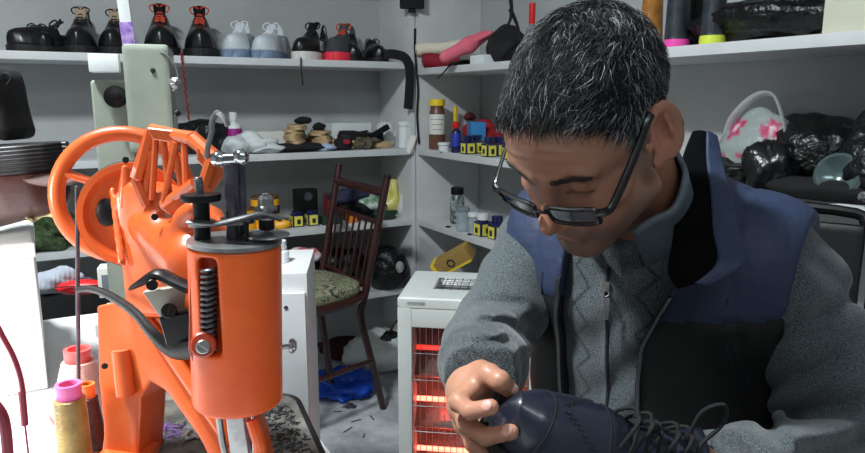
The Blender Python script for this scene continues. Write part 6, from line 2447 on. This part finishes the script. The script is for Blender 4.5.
# dark red cable hanging in front
mb = MB()
mb.tube([W(-16, 300, 0.55), W(2, 335, 0.55), W(14, 358, 0.55), W(22, 385, 0.55), W(25, 425, 0.55)], 0.0022, n=8, sub=6)
mb.tube([W(22, 392, 0.55), W(25, 425, 0.55)], 0.0030, n=8)
end = W(25, 425, 0.55)
mb.tube([end, end + Vector((0.0, 0.0, -(end.z - TZ - 0.002)))], 0.0010, n=6)
tag(mb.build('red_cable', mat('crimson_cable', (0.52, 0.14, 0.22), 0.45)), 'dark red cable hanging at the left edge above the table', 'cable')
mb = MB()
mb.tube([W(-10, 400, 0.5), W(4, 420, 0.5), W(9, 470, 0.5), W(9, 480, 0.5)], 0.0042, n=8, sub=5)
tag(mb.build('red_strap', mat('wine_strap', (0.45, 0.10, 0.18), 0.6)), 'wine red strap at the lower left corner', 'strap')
# far side of the table
q = table_pt(82, 293)
t = empty('red_pouch', q, (0, 0, 0.18), 'small red case lying at the far edge of the white table', 'case')
V, F = lump_mesh((0.085, 0.04, 0.030), 90, 0.05, 2, 20)
mesh_obj('pouch_body', V, F, m_redpl, t, None, 1)
MB().tube([(-0.038, -0.018, 0.018), (0, -0.022, 0.019), (0.038, -0.018, 0.018)], 0.0012, n=6).build('zip', m_darkink, t)
q = table_pt(112, 296)
carton('white_carton', q + Vector((0.0, 0.01, 0)), (0.045, 0.04, 0.055), m_whitelab, 'small white carton at the far table edge beside the red case', 'box', rot=(0, 0, 0.3), lab=m_grey)
q = Wz(58, 291, TZ + 0.0005)
lump('grey_rag', q + Vector((0, 0.0, 0)), (0, 0, 0.5), (0.10, 0.05, 0.045), mat('light_grey_cloth', (0.58, 0.60, 0.64), 0.85, wave=('X', 40, 3), bump=0.5), 'light grey rag between the white box and the red case', 'cloth', 92, 0.2, 3, 0.2)
# twisted yellow cord near the brown shoe
mb = MB()
for k in range(5):
    mb.tube([W(22 + 2 * k, 214 + 2 * k, 0.79 - 0.01 * k), W(35, 217 + k, 0.79), W(50, 216 - k, 0.79), W(60, 222 - k, 0.79)], 0.0008, n=5, sub=5)
o = mb.build('raffia_strands', mat('raffia', (0.78, 0.74, 0.52), 0.7))
tag(o, 'loose pale yellow cord ends under the brown shoe', 'cord')

# ------------------------------------------------------------------ second, pale sewing machine behind the hand wheel
m_cream = mat('machine_cream_enamel', (0.55, 0.58, 0.53), 0.4, var=0.08, vscale=12, coat=0.2)
wY = 1.02
bc = W(150, 90, wY)
wm = empty('industrial_sewing_machine', (bc.x, wY, TZ + 0.0005), (0, 0, 0.30), 'pale grey-green industrial sewing machine behind the orange hand wheel', 'sewing machine')
wtop = W(148, 56, wY).z - TZ
wmid = W(148, 128, wY).z - TZ
k_ = wY / FPX
MB().box((0, 0.03, (wtop + wmid) / 2 - 0.01), (42 * k_, 0.11, wtop - wmid + 0.05), bevel=0.010, seg=4).build('head', m_cream, wm)
MB().box((-0.052, 0.05, (wtop - 0.035) / 2), (0.055, 0.10, wtop - 0.035), bevel=0.008, seg=3).build('column', m_cream, wm)
MB().box((-0.02, 0.04, 0.010), (0.16, 0.12, 0.020), bevel=0.004).build('bed', m_whitepl, wm)
MB().box((-0.058, 0.0, wtop - 0.012), (0.040, 0.022, 0.026), bevel=0.003).build('top_bracket', m_whitepl, wm)
mb = MB()
mb.lathe([(0.011, 0), (0.013, 0.003), (0.013, 0.009), (0.008, 0.010), (0.008, 0.014), (0.004, 0.015)], (-0.046, -0.012, wmid + 0.045), (0, -1, 0), 24)
mb.lathe([(0.016, 0), (0.016, 0.002), (0.010, 0.003)], (-0.046, -0.008, wmid + 0.045), (0, -1, 0), 24)
mb.build('tension_knob', m_blackm, wm)
MB().lathe([(0.0035, 0), (0.003, 0.0015), (0, 0.002)], (0.008, -0.0255, wtop - 0.022), (0, -1, 0), 16).build('oil_hole', m_dark, wm)
MB().tube([(0.010, -0.02, wtop + 0.004), (0.028, -0.028, wtop + 0.0), (0.040, -0.03, wtop - 0.02), (0.040, -0.03, wtop - 0.045), (0.032, -0.03, wtop - 0.05)], 0.0010, n=6, sub=5).build('thread_hook', m_steel, wm)
MB().cyl((0.034, -0.02, wmid + 0.02), (0.040, -0.02, wtop - 0.08), 0.005).build('side_rod', m_blackm, wm)
mb = MB()
mb.lathe([(0.009, -0.002), (0.009, 0.010), (0.004, 0.014)], (0.036, -0.02, wtop - 0.040), (0.3, -1, 0), 20)
mb.build('side_knob', m_steel, wm)
lump_part('lint_tuft', wm, (0.008, 0.0, wtop - 0.004), (0.045, 0.03, 0.014), mat('dusty_tuft', (0.42, 0.38, 0.30), 0.9, col2=(0.2, 0.45, 0.38), vscale=60), 95, 0.3, 5)
post = MB().box((0, 0, 0.17), (0.016, 0.014, 0.36), bevel=0.002).build('thread_post', m_whitepl, wm)
post.location = (-0.022, 0.01, wtop - 0.02)
post.rotation_euler = (0, -0.06, 0)
MB().box((0, -0.0076, 0.050), (0.0175, 0.0012, 0.034), bevel=0.0003).build('stained_label', mat('purple_stain', (0.72, 0.62, 0.78), 0.7, col2=(0.42, 0.28, 0.60), vscale=90), post)
# red and black twisted cord hanging from the top shelf behind the machine
mb = MB()
a_, b2_ = left_at(181, -0.012, 1.37), left_at(189, -0.012, 1.13)
for ph, off in ((0, 0), (1, math.pi)):
    P_ = []
    for i in range(60):
        q = a_.lerp(b2_, i / 59)
        P_.append(q + Vector((math.cos(i * 0.9 + off) * 0.0025, 0, 0)))
    mb.use(mat('cord_red', (0.72, 0.16, 0.14), 0.7) if ph == 0 else m_blackcloth)
    mb.tube(P_, 0.0022, n=6)
tag(mb.build('twisted_cord', None), 'thin red and black twisted lace hanging below the right red-laced boot', 'cord')

# ------------------------------------------------------------------ things on the floor
m_bluef = mat('blue_film', (0.06, 0.30, 0.78), 0.25, bump=0.9, bscale=22, bdist=0.012)
q = Wz(340, 402, 0)
lump('blue_plastic_bag', q + Vector((0, 0.10, 0.002)), (0, 0, -0.3), (0.25, 0.20, 0.10), m_bluef, 'crumpled blue plastic bag on the floor under the wooden chair', 'bag', 101, 0.26, 3.6, 0.5)
q = Wz(378, 372, 0)
t = empty('white_plastic_bag', q + Vector((0.0, 0.08, 0.002)), (0, 0, 0.4), 'white plastic bag with green print on the floor beside the heater', 'bag')
lump_part('bag_body', t, (0, 0, 0), (0.34, 0.26, 0.19), mat('white_film_opaque', (0.86, 0.88, 0.86), 0.35, bump=0.9, bscale=15, bdist=0.015), 102, 0.14, 2.6, 0.25)
lump_part('green_print', t, (0.07, -0.105, 0.015), (0.11, 0.08, 0.09), mat('green_print', (0.12, 0.48, 0.34), 0.5, col2=(0.78, 0.84, 0.80), vscale=60), 103, 0.12, 3)
MB().tube([(0.04, -0.02, 0.15), (0.07, -0.04, 0.21), (0.12, -0.03, 0.215), (0.14, 0.0, 0.13)], 0.012, n=8, sub=5, flat=0.4).build('tied_handle', mat('brown_tie', (0.30, 0.18, 0.14), 0.5), t)
lump('dark_red_cloth', Wz(334, 366, 0) + Vector((0, 0.12, 0.0)), (0, 0, 0), (0.20, 0.16, 0.12), mat('dark_red_cloth', (0.26, 0.06, 0.07), 0.8), 'dark red cloth bundle behind the blue bag on the floor', 'cloth', 104, 0.18)
lump('black_bag', Wz(385, 366, 0) + Vector((0.0, 0.0, 0.0)), (0, 0, 0.3), (0.20, 0.14, 0.18), m_blackpl, 'black plastic bag on the floor behind the white bag', 'bag', 105, 0.16, 3, 0.3)
q = Wz(350, 407, 0)
lump('metal_scrap', q, (0, 0, 0.3), (0.045, 0.035, 0.012), m_dsteel, 'small dark metal scrap on the floor in front of the blue bag', 'scrap', 106, 0.3, 5)
for i, (px, py) in enumerate(((338, 412), (356, 421), (348, 430), (364, 436), (372, 418))):
    q = Wz(px, py, 0.0005)
    o = MB().box((0, 0, 0.0015), (0.030 + 0.01 * (i % 3), 0.004, 0.002)).build('leather_strip', m_dark)
    o.location = q
    o.rotation_euler = (0, 0, 0.5 * i)
    tag(o, 'thin dark leather strip on the grey floor, %s' % ('nearest the blue bag', 'second nearest the blue bag', 'in the middle of the five', 'closest to the camera', 'nearest the heater')[i], 'strip', 'leather strips on the floor')

# ------------------------------------------------------------------ the chair the man sits on
ch = empty('office_chair', (HIP.x, HIP.y, 0), (0, 0, 0), 'black padded chair with tubular metal frame, under the seated man', 'chair')
yawc = math.atan2(tX.y, tX.x)
ch.rotation_euler = (0, 0, yawc)     # local x = his right, local y = backwards
ybk = -1 if (Matrix.Rotation(yawc, 3, 'Z') @ Vector((0, 1, 0))).dot(Vector((tF.x, tF.y, 0))) > 0 else 1
SZc = 0.44
m_pad = mat('black_vinyl', (0.06, 0.06, 0.065), 0.45, bump=0.2, bscale=100)
MB().box((0, -0.04 * ybk, SZc), (0.44, 0.44, 0.06), bevel=0.025, seg=4).build('seat', m_pad, ch)
MB().box((-0.03, 0.265 * ybk, 0.83), (0.42, 0.035, 0.32), rot=(-0.12 * ybk, 0, 0), bevel=0.015, seg=4).build('backrest', m_pad, ch)
fr2 = MB()
fr2.tube([(-0.25, 0.20 * ybk, 0.44), (-0.255, 0.235 * ybk, 0.60), (-0.26, 0.27 * ybk, 0.94), (-0.24, 0.285 * ybk, 0.99), (-0.19, 0.29 * ybk, 1.010), (0.13, 0.29 * ybk, 1.010), (0.18, 0.285 * ybk, 0.99), (0.20, 0.27 * ybk, 0.94), (0.215, 0.235 * ybk, 0.60), (0.23, 0.20 * ybk, 0.44)], 0.010, n=10, sub=4)
fr2.build('back_frame', m_blackm, ch)
for sx_ in (-1, 1):
    for sy_ in (-1, 1):
        MB().tube([(sx_ * 0.20, sy_ * 0.18 - 0.02 * ybk, SZc - 0.02), (sx_ * 0.22, sy_ * 0.21 - 0.02 * ybk, 0.0)], 0.012, n=10).build('leg', m_blackm, ch)
MB().tube([(-0.23, 0.20 * ybk, SZc - 0.025), (0.23, 0.20 * ybk, SZc - 0.025), (0.23, -0.22 * ybk, SZc - 0.025), (-0.23, -0.22 * ybk, SZc - 0.025)], 0.011, n=8, closed=True).build('seat_frame', m_blackm, ch)
